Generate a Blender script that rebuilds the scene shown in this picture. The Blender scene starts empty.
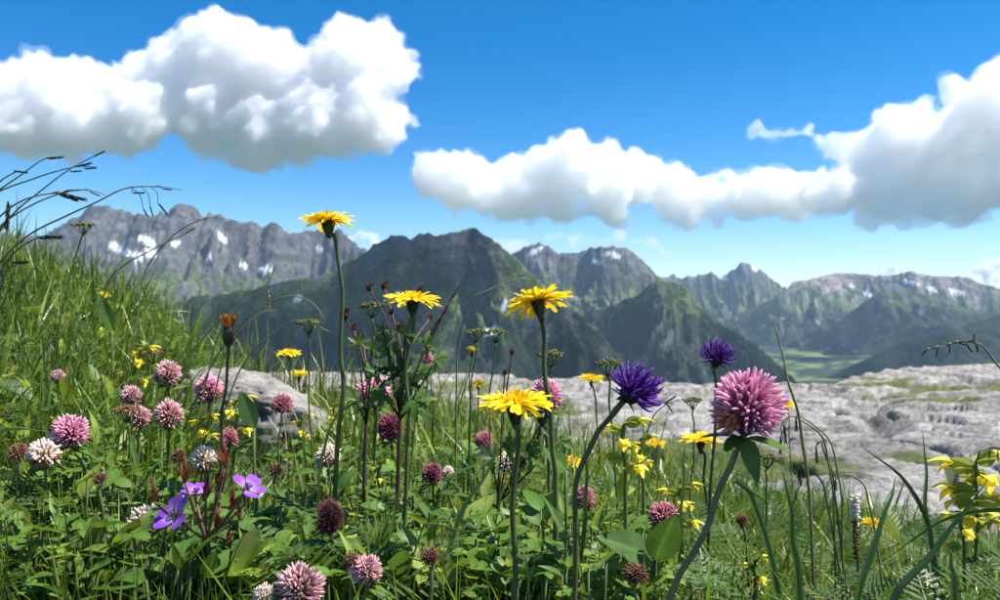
import bpy, bmesh, math, random
import numpy as np
from mathutils import Vector, Matrix, Quaternion

R = math.radians
sc = bpy.context.scene
col = sc.collection
random.seed(7)
rng = np.random.default_rng(7)

# ------------------------------------------------------------------ camera
FPX = 806.0                       # focal length in photo pixels (photo is 1000 wide)
cam_d = bpy.data.cameras.new('camera')
cam_d.sensor_width = 36.0
cam_d.lens = 36.0 * FPX / 1000.0
cam_d.clip_start = 0.01
cam_d.clip_end = 200000.0
cam_d.dof.use_dof = True
cam_d.dof.focus_distance = 0.47
cam_d.dof.aperture_fstop = 22.0
cam = bpy.data.objects.new('camera', cam_d)
col.objects.link(cam)
cam.location = (0, 0, 0)
cam.rotation_euler = (R(90), 0, 0)   # level, looking along +Y
sc.camera = cam

# ------------------------------------------------------------------ sky and sun
SUN_AZ, SUN_EL = R(88), R(58)        # azimuth clockwise from the view direction
world = bpy.data.worlds.new('World')
sc.world = world
world.use_nodes = True
wn = world.node_tree.nodes; wl = world.node_tree.links
wn.clear()
w_out = wn.new('ShaderNodeOutputWorld')
w_bg = wn.new('ShaderNodeBackground')
w_sky = wn.new('ShaderNodeTexSky')
w_sky.sky_type = 'NISHITA'
w_sky.sun_disc = False
w_sky.sun_elevation = SUN_EL
w_sky.sun_rotation = SUN_AZ
w_sky.altitude = 2100
w_sky.air_density = 1.0
w_sky.dust_density = 0.6
w_sky.ozone_density = 2.0
w_hs = wn.new('ShaderNodeHueSaturation')
w_hs.inputs['Saturation'].default_value = 1.5
wl.new(w_sky.outputs[0], w_hs.inputs['Color'])
wl.new(w_hs.outputs[0], w_bg.inputs[0])
w_bg.inputs[1].default_value = 0.09
wl.new(w_bg.outputs[0], w_out.inputs[0])

sun_d = bpy.data.lights.new('sun', 'SUN')
sun_d.energy = 5.0
sun_d.angle = R(0.5)
sun_d.color = (1.0, 0.95, 0.88)
sun = bpy.data.objects.new('sun', sun_d)
col.objects.link(sun)
sdir = Vector((math.sin(SUN_AZ) * math.cos(SUN_EL), math.cos(SUN_AZ) * math.cos(SUN_EL), math.sin(SUN_EL)))
sun.rotation_euler = sdir.to_track_quat('Z', 'Y').to_euler()
sun.location = (3, 1, 6)

sc.view_settings.view_transform = 'Standard'
sc.view_settings.look = 'None'
sc.view_settings.exposure = 0.95
sc.view_settings.gamma = 1.0
sc.view_settings.use_curve_mapping = False
sc.render.engine = 'CYCLES'
cy = sc.cycles
cy.max_bounces = 20
cy.diffuse_bounces = 3
cy.glossy_bounces = 2
cy.transmission_bounces = 4
cy.transparent_max_bounces = 8
cy.volume_bounces = 20
cy.caustics_reflective = False
cy.caustics_refractive = False
cy.sample_clamp_indirect = 8.0
cy.use_denoising = True

# ------------------------------------------------------------------ helpers
def P(px, py, d):
    """photo pixel + depth along the view axis -> point"""
    return Vector(((px - 500.0) / FPX * d, d, (300.0 - py) / FPX * d))

def tag(o, label=None, cat=None, group=None, kind=None):
    if label: o['label'] = label
    if cat: o['category'] = cat
    if group: o['group'] = group
    if kind: o['kind'] = kind
    return o

def sstep(a, b, x):
    t = np.clip((x - a) / (b - a), 0, 1)
    return t * t * (3 - 2 * t)

def _hash(ix, iy, seed):
    h = (ix.astype(np.int64) * 374761393 + iy.astype(np.int64) * 668265263 + seed * 974634777) & 0xFFFFFFFF
    h = ((h ^ (h >> 13)) * 1274126177) & 0xFFFFFFFF
    h = h ^ (h >> 16)
    return h

def perlin(x, y, seed=0):
    x = np.asarray(x, dtype=np.float64); y = np.asarray(y, dtype=np.float64)
    x, y = np.broadcast_arrays(x, y)
    x0 = np.floor(x); y0 = np.floor(y)
    fx = x - x0; fy = y - y0
    u = fx * fx * fx * (fx * (fx * 6 - 15) + 10); v = fy * fy * fy * (fy * (fy * 6 - 15) + 10)
    def g(ix, iy, dx, dy):
        a = _hash(ix, iy, seed).astype(np.float64) * (2 * math.pi / 4294967296.0)
        return np.cos(a) * dx + np.sin(a) * dy
    n00 = g(x0, y0, fx, fy); n10 = g(x0 + 1, y0, fx - 1, fy)
    n01 = g(x0, y0 + 1, fx, fy - 1); n11 = g(x0 + 1, y0 + 1, fx - 1, fy - 1)
    return ((n00 * (1 - u) + n10 * u) * (1 - v) + (n01 * (1 - u) + n11 * u) * v) * 1.5

def fbm(x, y, octv=5, seed=0, gain=0.5, lac=2.03):
    s = 0; a = 1; n = 0
    for i in range(octv):
        s = s + a * perlin(x, y, seed + i * 17); n += a
        x = x * lac + 13.7; y = y * lac + 7.3; a *= gain
    return s / n

def ridged(x, y, octv=5, seed=0, gain=0.5, lac=2.07):
    s = 0; a = 1; n = 0; w = 1.0
    for i in range(octv):
        r = (1 - np.abs(perlin(x, y, seed + i * 31))) ** 2
        s = s + a * r * w; n += a; w = np.clip(r * 1.6, 0, 1)
        x = x * lac + 5.1; y = y * lac + 9.2; a *= gain
    return s / n

def mesh_from_arrays(name, V, F, cols=None, smooth=True, uv=None):
    """V (n,3); F (m,k) k=3 or 4"""
    me = bpy.data.meshes.new(name)
    V = np.asarray(V, np.float32); F = np.asarray(F, np.int32)
    m, k = F.shape
    me.vertices.add(len(V)); me.vertices.foreach_set('co', V.ravel())
    me.loops.add(m * k); me.loops.foreach_set('vertex_index', F.ravel())
    me.polygons.add(m)
    me.polygons.foreach_set('loop_start', np.arange(0, m * k, k, dtype=np.int32))
    me.polygons.foreach_set('loop_total', np.full(m, k, np.int32))
    me.polygons.foreach_set('use_smooth', np.full(m, smooth, bool))
    me.update(calc_edges=True)
    if cols is not None:
        a = me.color_attributes.new('Col', 'FLOAT_COLOR', 'POINT')
        c = np.ones((len(V), 4), np.float32); c[:, :cols.shape[1]] = cols
        a.data.foreach_set('color', c.ravel())
    return me

def grid_faces(nu, nv):
    i = np.arange(nu - 1)[:, None] * nv + np.arange(nv - 1)[None, :]
    return np.stack([i, i + nv, i + nv + 1, i + 1], -1).reshape(-1, 4)

def link(name, me, mat=None, parent=None):
    o = bpy.data.objects.new(name, me)
    col.objects.link(o)
    if mat is not None and me is not None and len(me.materials) == 0: me.materials.append(mat)
    if parent: o.parent = parent
    return o

# ------------------------------------------------------------------ materials
def new_mat(name):
    m = bpy.data.materials.new(name); m.use_nodes = True
    nt = m.node_tree; nt.nodes.clear()
    out = nt.nodes.new('ShaderNodeOutputMaterial')
    return m, nt, nt.nodes, nt.links, out

def terrain_mat(name, scale, amount=0.35, bump=0.6, bump_dist=4.0, rough=0.95):
    """vertex colour of the ground cover, broken up by object-space noise, with fine relief"""
    m, nt, N, L, out = new_mat(name)
    b = N.new('ShaderNodeBsdfPrincipled'); b.inputs['Roughness'].default_value = rough
    b.inputs['Specular IOR Level'].default_value = 0.15
    at = N.new('ShaderNodeVertexColor'); at.layer_name = 'Col'
    tc = N.new('ShaderNodeTexCoord')
    n1 = N.new('ShaderNodeTexNoise'); n1.inputs['Scale'].default_value = scale; n1.inputs['Detail'].default_value = 8; n1.inputs['Roughness'].default_value = 0.7
    L.new(tc.outputs['Object'], n1.inputs['Vector'])
    mr = N.new('ShaderNodeMapRange'); mr.inputs['From Min'].default_value = 0.3; mr.inputs['From Max'].default_value = 0.7
    mr.inputs['To Min'].default_value = 1 - amount; mr.inputs['To Max'].default_value = 1 + amount
    L.new(n1.outputs['Fac'], mr.inputs['Value'])
    n2 = N.new('ShaderNodeTexNoise'); n2.inputs['Scale'].default_value = scale * 5.5; n2.inputs['Detail'].default_value = 4; n2.inputs['Roughness'].default_value = 0.6
    L.new(tc.outputs['Object'], n2.inputs['Vector'])
    m2 = N.new('ShaderNodeMapRange'); m2.inputs['From Min'].default_value = 0.35; m2.inputs['From Max'].default_value = 0.65
    m2.inputs['To Min'].default_value = 1 - amount; m2.inputs['To Max'].default_value = 1 + amount
    L.new(n2.outputs['Fac'], m2.inputs['Value'])
    mm = N.new('ShaderNodeMath'); mm.operation = 'MULTIPLY'; L.new(mr.outputs[0], mm.inputs[0]); L.new(m2.outputs[0], mm.inputs[1])
    mx = N.new('ShaderNodeVectorMath'); mx.operation = 'SCALE'
    L.new(at.outputs['Color'], mx.inputs[0]); L.new(mm.outputs[0], mx.inputs['Scale'])
    L.new(mx.outputs[0], b.inputs['Base Color'])
    bp = N.new('ShaderNodeBump'); bp.inputs['Strength'].default_value = bump; bp.inputs['Distance'].default_value = bump_dist
    L.new(n1.outputs['Fac'], bp.inputs['Height']); L.new(bp.outputs[0], b.inputs['Normal'])
    L.new(b.outputs[0], out.inputs['Surface'])
    return m

# ------------------------------------------------------------------ mountains
C_ROCK = np.array([0.165, 0.165, 0.17]); C_ROCKD = np.array([0.12, 0.12, 0.12]); C_ROCKP = np.array([0.25, 0.215, 0.20])
C_GRASS = np.array([0.115, 0.145, 0.045]); C_GRASSD = np.array([0.050, 0.075, 0.028]); C_WOOD = np.array([0.016, 0.030, 0.017])
C_SNOW = np.array([0.82, 0.84, 0.86]); C_MEADOW = np.array([0.13, 0.175, 0.05])
VALLEY = -460.0
mat_mount = terrain_mat('mountain_ground', 0.02, 0.45, 0.8, 14.0)

def mountain(name, pts, depth_rng, relief, L_len, nu, nv, gul_l, gul_a, jag, seed, rock_h, rock_col, wood_h, snow=(), snow_amt=0.0, ext=(1.3, 0.5), rugged=1.0):
    """a ridge through the skyline points (pixel x, pixel y, depth); slopes fall away on both sides.
    rock_h: above this height rock prevails; wood_h: below this height forest prevails"""
    pp = np.array([list(P(*p)) for p in pts])
    order = np.argsort(pp[:, 0]); pp = pp[order]
    x = np.linspace(pp[0, 0], pp[-1, 0], nu)
    zr = np.interp(x, pp[:, 0], pp[:, 2]); yr = np.interp(x, pp[:, 0], pp[:, 1])
    # small teeth along the crest
    zr = zr + jag * fbm(x / (gul_l * 0.45), x * 0 + seed, 4, seed) + jag * 1.6 * (ridged(x / (gul_l * 0.22), x * 0 + seed + .5, 4, seed + 2, gain=.6) - .45)
    ker = np.hanning(nu // 10 | 1); ker /= ker.sum()
    pad = len(ker) // 2
    ys = np.convolve(np.pad(yr, pad, mode='edge'), ker, 'valid')
    ys = ys + gul_l * 0.8 * fbm(x / (gul_l * 2.2), x * 0 + 3.3, 3, seed + 5)
    # exact skyline: keep pixel height when the crest wanders in depth
    zr = zr * (ys / yr)
    front, back = ext[0] * L_len, ext[1] * L_len
    nb = nv // 8
    t = np.concatenate([-np.linspace(1, 0, nv - nb, endpoint=False), np.linspace(0, 1, nb)])
    v = np.where(t < 0, -front * np.abs(t) ** 1.2, back * np.abs(t) ** 1.4)
    U, T = np.meshgrid(x, v, indexing='ij')
    Y = ys[:, None] + T
    d = np.abs(T)
    warp = fbm(U / (gul_l * 3), Y / (gul_l * 3), 3, seed + 9)
    drop = relief * (0.40 * (1 - np.exp(-d / (0.48 * L_len))) + 0.60 * (1 - np.exp(-d / (1.7 * L_len))) / (1 - math.exp(-ext[0] / 1.7)))
    drop = drop * (1 + 0.25 * warp)
    Yd = Y - 1.25 * drop * np.where(T < 0, 1, -1)      # measured along the slope, so steep faces are not smeared
    g1 = ridged((U + gul_l * 2.2 * warp + 0.25 * d) / gul_l, (Yd + 0.3 * U) / (gul_l * 2.6) + 0.8 * warp, 6, seed + 20)
    g2 = ridged((U - 0.3 * d + gul_l * warp) / (gul_l * 0.36), Yd / (gul_l * 0.7) + 2 * warp, 4, seed + 40)
    g3 = fbm(U / (gul_l * 0.10), Yd / (gul_l * 0.10), 4, seed + 60)
    g0 = perlin((U + 0.5 * Y) / (gul_l * 3.5), Y / (gul_l * 6), seed + 70)
    env = sstep(0, L_len * 0.22, d) ; env2 = sstep(0, L_len * 0.06, d)
    far = 1 - 0.8 * sstep(0.8 * L_len, 2.0 * L_len, d)
    H = zr[:, None] - drop
    H = H - gul_a * 1.35 * (1 - g1) * env * far * rugged + gul_a * 1.1 * g0 * env
    H = H - gul_a * 0.28 * (1 - g2) * (0.25 * env2 + 0.75 * env) * far * rugged + gul_a * (0.10 * g3 + 0.20 * (ridged(U / (gul_l * .21), Yd / (gul_l * .24), 4, seed + 66) - .5)) * env2
    # strata ledges
    st = np.sin((H + .22 * U + 40 * warp) / 17.0)
    H = H + 4.5 * st * sstep(rock_h - 120, rock_h + 60, H)
    # keep the front slope behind the skyline as seen from the camera
    lim = zr[:, None] / ys[:, None] * Y
    H = np.where(d > 0, np.minimum(H, lim - 0.006 * d), H)
    zz = np.gradient(H, axis=0) / np.maximum(np.gradient(U, axis=0), 1e-6), np.gradient(H, axis=1) / np.gradient(Y, axis=1)
    slope = np.sqrt(zz[0] ** 2 + zz[1] ** 2)
    n_a = fbm(U / 260, Yd / 330, 5, seed + 80); n_b = fbm(U / 60, Yd / 75, 4, seed + 90); n_c = fbm(U / 900, Yd / 900, 3, seed + 95)
    # ground cover
    rockf = sstep(-0.2, 0.25, (H - rock_h) / 260.0 + 0.7 * n_a + 0.5 * n_b + 0.38 * (slope - 1.35))
    woodf = sstep(-0.05, 0.1, (wood_h - H) / 200.0 + 1.1 * n_a + 0.5 * n_b + 0.6 * n_c - 0.1) * (1 - rockf)
    gm = sstep(-0.4, 0.4, n_b + n_a)[..., None]
    c = C_GRASS * gm + C_GRASSD * (1 - gm)
    mead = (sstep(0.15, 0.35, n_c + 0.4 * n_a) * sstep(0.6, 0.25, slope) * sstep(wood_h + 150, wood_h - 100, H))[..., None]
    c = c * (1 - mead) + C_MEADOW * mead
    woodf = woodf * (1 - 0.9 * mead[..., 0])
    c = c * (1 - woodf[..., None]) + C_WOOD * woodf[..., None]
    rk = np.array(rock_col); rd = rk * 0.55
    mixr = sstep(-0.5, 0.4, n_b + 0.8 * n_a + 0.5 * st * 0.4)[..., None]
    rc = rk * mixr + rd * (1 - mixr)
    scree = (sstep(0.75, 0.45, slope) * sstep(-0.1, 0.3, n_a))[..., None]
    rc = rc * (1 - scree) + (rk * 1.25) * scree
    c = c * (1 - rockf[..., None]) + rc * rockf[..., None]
    # pale scree and stream beds running down the gullies
    chute = (sstep(.40, .25, g2) * sstep(-.15, .25, n_a + .5 * n_b) * sstep(wood_h - 300, wood_h + 40, H) * .85)[..., None]
    c = c * (1 - chute) + rk * 1.35 * chute
    sn = np.zeros_like(H)
    if snow_amt > 0:
        sn = sstep(0.02, 0.05, fbm(U / 210, Y / 150, 4, seed + 120) + 0.8 * (1 - g2) - 0.55 * slope - 1.0 + snow_amt) * sstep(rock_h - 100, rock_h + 60, H)
    for (sx, sy, sw, sh, ang) in snow:      # snow lying in hollows: pixel place and size on this slope
        px = 500 + FPX * U / Y; py = 300 - FPX * H / Y
        ca, sa = math.cos(ang), math.sin(ang)
        a = (px - sx) * ca + (py - sy) * sa; b = -(px - sx) * sa + (py - sy) * ca
        q = (a / (1.3 * sw)) ** 2 + (b / (1.3 * sh)) ** 2 + 0.8 * fbm(U / 70, Y / 70, 4, seed + 130)
        sn = np.maximum(sn, sstep(1.0, 0.92, q) * (T < 0))
    c = c * (1 - sn[..., None]) + C_SNOW * sn[..., None]
    V = np.stack([U, Y, H], -1).reshape(-1, 3)
    me = mesh_from_arrays(name, V, grid_faces(nu, nv), c.reshape(-1, 3))
    o = link(name, me, mat_mount)
    o['kind'] = 'structure'
    return o

def with_d(pts, d0, d1=None):
    d1 = d0 if d1 is None else d1
    a, b = pts[0][0], pts[-1][0]
    return [(x, y, d0 + (d1 - d0) * (x - a) / (b - a)) for x, y in pts]

left_sky = [(-220, 215), (-120, 232), (-40, 222), (0, 233), (40, 236), (60, 226), (78, 217), (90, 208), (102, 204.5), (117, 209.5), (132, 215.5), (147, 216), (159, 211),
    (175, 210.5), (180, 205), (189, 202), (196, 206.5), (204, 215.5), (222, 216), (240, 221.5), (247, 225), (253, 222.5), (261, 227.5), (267, 226), (274, 221.5),
    (282, 223.5), (289, 233.5), (300, 232), (309, 230.5), (315, 227.5), (330, 229), (342, 233.5), (354, 241), (362, 247), (400, 268), (450, 290)]
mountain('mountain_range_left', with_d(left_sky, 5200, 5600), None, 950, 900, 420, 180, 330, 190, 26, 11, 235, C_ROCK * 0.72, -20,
    snow=[(122, 250, 13, 3, .35), (147, 241, 7, 3, .4), (146, 254, 10, 3, -.3), (176, 243, 4, 2, .3), (222, 238, 4, 2.5, .2), (265, 269, 6, 2, 0), (244, 265, 4, 2, .3), (210, 257, 3, 2, 0), (320, 250, 4, 2, .4)], ext=(2.6, 0.6))

cen_sky = [(-260, 330), (-100, 318), (60, 322), (110, 312), (150, 308), (200, 296), (250, 290), (300, 280), (330, 271), (352, 258), (365, 252), (382, 240), (396, 234.5), (405, 236), (410, 241), (419, 234.5), (430, 233), (435, 236), (449, 233),
    (463, 227.5), (475, 228), (484, 234.5), (498, 243), (508, 252), (521, 264), (540, 280), (554, 294), (575, 311), (596, 329), (610, 346), (622, 362), (640, 384), (670, 410)]
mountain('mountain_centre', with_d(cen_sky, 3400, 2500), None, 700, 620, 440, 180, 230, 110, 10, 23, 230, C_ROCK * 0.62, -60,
    snow=[(504, 305, 1.6, 5, .2), (492, 331, 6, 2.5, -.2), (182, 322, 5, 2, 0), (300, 300, 5, 1.6, 0), (395, 296, 6, 1.6, 0)], ext=(1.9, 0.6))

mid_sky = [(470, 285), (500, 262), (512, 254), (526, 247), (540, 242), (549, 247), (559, 254), (571, 254), (589, 248), (606, 246), (627, 248.5), (638, 255.5), (648, 264), (659, 276.5), (668, 286), (700, 306), (740, 330)]
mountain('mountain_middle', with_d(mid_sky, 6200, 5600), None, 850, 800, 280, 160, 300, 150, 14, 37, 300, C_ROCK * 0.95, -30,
    snow=[(614, 255, 7, 2, .2), (535, 251, 6, 2, -.4), (596, 262, 4, 1.5, .3)], ext=(2.4, 0.6))

spur_sky = [(540, 345), (580, 322), (610, 306), (640, 294), (651, 283), (669, 280), (687, 287), (697, 301), (712, 315.5), (733, 330), (755, 344), (784, 370), (797, 386), (820, 405)]
mountain('mountain_spur', with_d(spur_sky, 4300, 3700), None, 580, 640, 280, 180, 190, 110, 8, 41, 190, C_ROCK * 0.85, -20, ext=(1.9, 0.5))

far_sky = [(600, 300), (640, 284), (658, 278), (672, 274), (681, 279), (694, 276), (708, 272.5), (726, 276), (733, 269), (742, 261.5), (755, 265), (766, 274), (777, 283), (788, 289), (806, 296), (830, 310)]
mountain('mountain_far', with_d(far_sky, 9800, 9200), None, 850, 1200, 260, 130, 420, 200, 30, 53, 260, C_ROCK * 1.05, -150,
    snow=[(755, 268, 3, 2, .8), (723, 278, 5, 1.5, .3)], ext=(2.2, 0.6))

right_sky = [(740, 318), (780, 291), (791, 283), (806, 280), (834, 274), (856, 274), (874, 275), (892, 276), (910, 271.7), (928, 276), (946, 276), (971, 278), (986, 285), (1000, 288), (1040, 284), (1080, 290), (1130, 282), (1220, 290)]
mountain('mountain_range_right', with_d(right_sky, 8600, 8000), None, 760, 1100, 340, 150, 380, 190, 16, 67, 140, C_ROCKP, -150,
    snow=[(851, 286, 3, 1.6, .5), (868, 294, 4, 1.5, .3), (956, 292, 7, 2, .25), (931, 289, 5, 1.5, .3), (913, 283, 5, 1.3, .2), (905, 282, 2, 2, 0)], snow_amt=0.1, ext=(2.4, 0.6))

dark_sky = [(800, 350), (840, 322), (856, 310), (870, 299), (885, 287), (896, 283), (910, 288.6), (928, 296), (953, 305), (990, 312), (1040, 316), (1120, 310), (1200, 320)]
mountain('mountain_foothill', with_d(dark_sky, 7200, 6600), None, 520, 850, 260, 130, 260, 110, 6, 71, 110, C_ROCK * 0.8, -20, ext=(2.4, 0.5))

hill_sky = [(800, 398), (830, 378), (860, 362), (890, 346), (930, 333), (970, 322), (1010, 314), (1080, 300), (1160, 296), (1250, 300)]
mountain('forest_hill', with_d(hill_sky, 4700, 4100), None, 430, 800, 220, 120, 260, 70, 4, 83, 600, C_ROCK, 60, ext=(2.2, 0.5), rugged=0.7)

# valley floor reaching the horizon
def valley():
    az = np.linspace(-R(50), R(50), 180); r = np.geomspace(900, 60000, 140)
    A, D = np.meshgrid(az, r, indexing='ij')
    X = np.sin(A) * D; Y = np.cos(A) * D
    H = VALLEY + 30 * fbm(X / 900, Y / 900, 4, 3) - 60 * sstep(9000, 20000, D)
    n_a = fbm(X / 230, Y / 330, 4, 31); n_b = fbm(X / 70, Y / 70, 4, 32)
    m = sstep(0.05, 0.10, n_a + 0.25 * n_b)[..., None]
    c = C_MEADOW * m + C_WOOD * (1 - m)
    me = mesh_from_arrays('valley_floor', np.stack([X, Y, H], -1).reshape(-1, 3), grid_faces(180, 140), c.reshape(-1, 3))
    link('valley_floor', me, mat_mount)['kind'] = 'structure'
valley()

# ------------------------------------------------------------------ clouds (real volumes of cloud, far outside the haze)
def cloud_mat(name, density):
    m, nt, N, L, out = new_mat(name)
    v = N.new('ShaderNodeVolumePrincipled')
    v.inputs['Color'].default_value = (1, 1, 1, 1)
    v.inputs['Density'].default_value = density
    v.inputs['Anisotropy'].default_value = 0.2
    L.new(v.outputs[0], out.inputs['Volume'])
    m.cycles.homogeneous_volume = True
    return m

def noise3(V, s, seed):
    a = perlin(V[:, 0] * s, V[:, 1] * s + 0.61 * V[:, 2] * s, seed)
    b = perlin(V[:, 1] * s + 3.1, V[:, 2] * s - 0.53 * V[:, 0] * s, seed + 1)
    c = perlin(V[:, 2] * s + 7.7, V[:, 0] * s + 0.47 * V[:, 1] * s, seed + 2)
    return (a + b + c) / 1.8

def cloud(label, blobs, depth, density, seed, base_y=None, vox_px=2.8, puff=1.0, thick=1.0, fringe=False, stretch=None):
    rnd = random.Random(seed)
    k = depth / FPX
    bm = bmesh.new()
    allb = []
    for (x, y, r) in blobs:
        allb.append((x, y, r, rnd.uniform(-0.5, 0.5) * r * 1.2 * thick))
    extra = []
    for (x, y, r, dz) in allb:            # smaller puffs swelling out of every big one
        for i in range(int(9 * puff)):
            a = rnd.uniform(-0.5, math.pi + 0.5); e = rnd.uniform(-1.0, 1.0)
            rr = r * rnd.uniform(0.22, 0.48)
            extra.append((x + math.cos(a) * math.cos(e) * r * 0.86, y - math.sin(a) * math.cos(e) * r * 0.86, rr, dz - math.sin(e) * r * 0.86))
    for (x, y, r, dz) in allb + extra:
        c = P(x, y, depth)
        bmesh.ops.create_icosphere(bm, subdivisions=3 if r > 12 else 2, radius=r * k, matrix=Matrix.Translation((c.x, c.y + dz * k, c.z)))
    me = bpy.data.meshes.new('tmp'); bm.to_mesh(me); bm.free()
    o = bpy.data.objects.new('tmp', me); col.objects.link(o)
    md = o.modifiers.new('r', 'REMESH'); md.mode = 'VOXEL'; md.voxel_size = vox_px * k
    dg = bpy.context.evaluated_depsgraph_get()
    me2 = bpy.data.meshes.new_from_object(o.evaluated_get(dg))
    bpy.data.objects.remove(o)
    n = len(me2.vertices)
    V = np.empty(n * 3, np.float32); me2.vertices.foreach_get('co', V); V = V.reshape(-1, 3).astype(np.float64)
    Nn = np.empty(n * 3, np.float32); me2.vertices.foreach_get('normal', Nn); Nn = Nn.reshape(-1, 3)
    q = V / k
    disp = 0
    for s, a, sd in ((1 / 34, 8.0, 0), (1 / 15, 6.5, 10), (1 / 7, 5.6, 20), (1 / 4.2, 2.4, 30)):
        disp = disp + a * (np.abs(noise3(q, s, seed + sd)) * 2.2 - 0.75)
    V = V + Nn * (disp * k)[:, None]
    if base_y is not None:                 # flattened base
        zb = (300 - base_y) / FPX * depth
        low = V[:, 2] < zb
        V[low, 2] = zb + (V[low, 2] - zb) * 0.3
    cpos = V.mean(0)
    if stretch: V[:, 0] = cpos[0] + (V[:, 0] - cpos[0]) * stretch[0]; V[:, 2] = cpos[2] + (V[:, 2] - cpos[2]) * stretch[1]
    me2.vertices.foreach_set('co', (V - cpos).astype(np.float32).ravel()); me2.update()
    o = bpy.data.objects.new('tmp', me2); col.objects.link(o)      # close any folds again
    md = o.modifiers.new('r', 'REMESH'); md.mode = 'VOXEL'; md.voxel_size = vox_px * k * 1.15
    me2 = bpy.data.meshes.new_from_object(o.evaluated_get(bpy.context.evaluated_depsgraph_get()))
    bpy.data.objects.remove(o)
    me2.name = 'cloud'
    me2.materials.clear()
    me2.materials.append(cloud_mat('cloud_vapour', density / k))
    me2.update()
    o = link('cloud', me2)
    o.location = cpos
    if fringe:                              # thin torn vapour round the dense body
        n = len(me2.vertices)
        V = np.empty(n * 3, np.float32); me2.vertices.foreach_get('co', V); V = V.reshape(-1, 3).astype(np.float64)
        Nn = np.empty(n * 3, np.float32); me2.vertices.foreach_get('normal', Nn); Nn = Nn.reshape(-1, 3)
        q = (V + cpos) / k
        V = V + Nn * ((1.0 + 7.0 * np.maximum(noise3(q, 1 / 22, seed + 70) + .1, 0) + 5.0 * np.maximum(noise3(q, 1 / 8, seed + 80), -.1) + 2.5 * noise3(q, 1 / 4, seed + 90)) * k)[:, None]
        me3 = me2.copy(); me3.vertices.foreach_set('co', V.astype(np.float32).ravel()); me3.update()
        t = bpy.data.objects.new('tmp', me3); col.objects.link(t)
        md = t.modifiers.new('r', 'REMESH'); md.mode = 'VOXEL'; md.voxel_size = vox_px * k * 1.7
        me4 = bpy.data.meshes.new_from_object(t.evaluated_get(bpy.context.evaluated_depsgraph_get()))
        bpy.data.objects.remove(t)
        me4.name = 'cloud_fringe'; me4.materials.clear(); me4.materials.append(cloud_mat('cloud_fringe_vapour', density * .13 / k))
        link('cloud_fringe', me4, None, o)
    tag(o, label, 'cloud')
    return o

cloud('huge white cumulus cloud towering above the jagged grey mountains',
    [(215, 48, 40), (250, 62, 42), (175, 72, 42), (122, 92, 40), (62, 100, 44), (8, 104, 46), (-55, 98, 55), (-120, 110, 50), (300, 88, 48), (350, 65, 42), (382, 52, 28), (398, 84, 16),
     (368, 115, 38), (320, 125, 40), (270, 130, 38), (210, 118, 40), (150, 120, 36), (90, 125, 32), (30, 128, 30), (250, 148, 26), (300, 145, 22), (130, 142, 22), (60, 142, 22), (378, 138, 24), (410, 75, 10), (340, 140, 24), (265, 158, 18), (240, 152, 18), (360, 148, 16), (395, 120, 16), (20, 140, 20)], 9500, 0.095, 5, base_y=178, fringe=True, vox_px=2.3)
cloud('long low cumulus cloud stretching over the central peaks',
    [(570, 165, 30), (600, 170, 32), (545, 175, 28), (510, 182, 30), (470, 185, 30), (435, 180, 24), (640, 178, 30), (670, 192, 26), (705, 196, 22), (740, 196, 24), (610, 200, 26), (560, 205, 24), (775, 195, 26), (800, 202, 22), (500, 203, 20), (560, 212, 18), (615, 214, 18), (665, 212, 16), (530, 205, 20), (455, 195, 18), (720, 214, 12), (742, 220, 9), (690, 214, 14), (790, 188, 20), (815, 184, 16), (760, 206, 16)],
    13500, 0.085, 8, base_y=232, fringe=True)
cloud('broad cumulus cloud rising over the pinkish range',
    [(905, 140, 38), (870, 165, 30), (945, 150, 42), (990, 120, 48), (1040, 130, 55), (1100, 140, 60), (840, 195, 26), (880, 195, 30), (930, 190, 32), (980, 185, 34), (1030, 185, 36), (835, 150, 16), (815, 200, 22), (850, 140, 14), (828, 138, 10), (816, 136, 9), (803, 134, 8), (790, 133, 7.5), (777, 132, 7), (764, 131, 6), (752, 130, 5), (960, 205, 24), (900, 208, 22)],
    12500, 0.06, 12, base_y=230, fringe=True)
cloud('faint low cloud bank lying behind the central peaks', [(470 + i * 15, 246 - 4 * math.sin(i * 1.3) - (8 if 4 < i < 11 else 0), 7 + 2 * math.sin(i * 2.1)) for i in range(15)], 24000, 0.04, 24, vox_px=3.0, puff=.4, fringe=True)
cloud('tiny white cloud puff just above the pinkish range', [(890, 270, 6), (898, 268, 6), (884, 273, 4)], 26000, 0.2, 21, vox_px=1.0, puff=.4)
cloud('small pale cloud puff low beside the pinkish range', [(990, 268, 8), (1004, 266, 9), (985, 281, 7), (1000, 280, 7)], 27000, 0.15, 22, vox_px=1.2, puff=.4)
cloud('small white cloud half hidden behind the jagged grey mountains', [(372, 238, 8), (362, 236, 6), (384, 244, 7), (350, 240, 7)], 25000, 0.15, 23, vox_px=1.2, puff=.4)

def shade_cloud(label, ground, size, h, seed):
    # unseen cumulus added above the frame, placed sunward so its shadow darkens the slopes
    c = Vector(ground) + sdir * ((h - ground[2]) / sdir.z)
    d = c.y; k = d / FPX
    px = 500 + FPX * c.x / d; py = 300 - FPX * c.z / d
    rnd = random.Random(seed)
    bl = [(px + rnd.uniform(-1, 1) * size[0] / k, py + rnd.uniform(-.25, .25) * size[1] / k, rnd.uniform(.28, .45) * size[1] / k) for i in range(16)]
    return cloud(label, bl, d, 0.085 * k / 11.8, seed, vox_px=9 * 11.8 / k * .3, puff=.6, thick=size[2])
shade_cloud('unseen cumulus cloud added high up to shade the central mountain', (-720, 2650, 0), (520, 420, 1.2), 2600, 31)
shade_cloud('unseen cumulus cloud added high up to shade the wooded foothills', (3100, 6300, -100), (620, 480, 1.2), 3400, 32)

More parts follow.
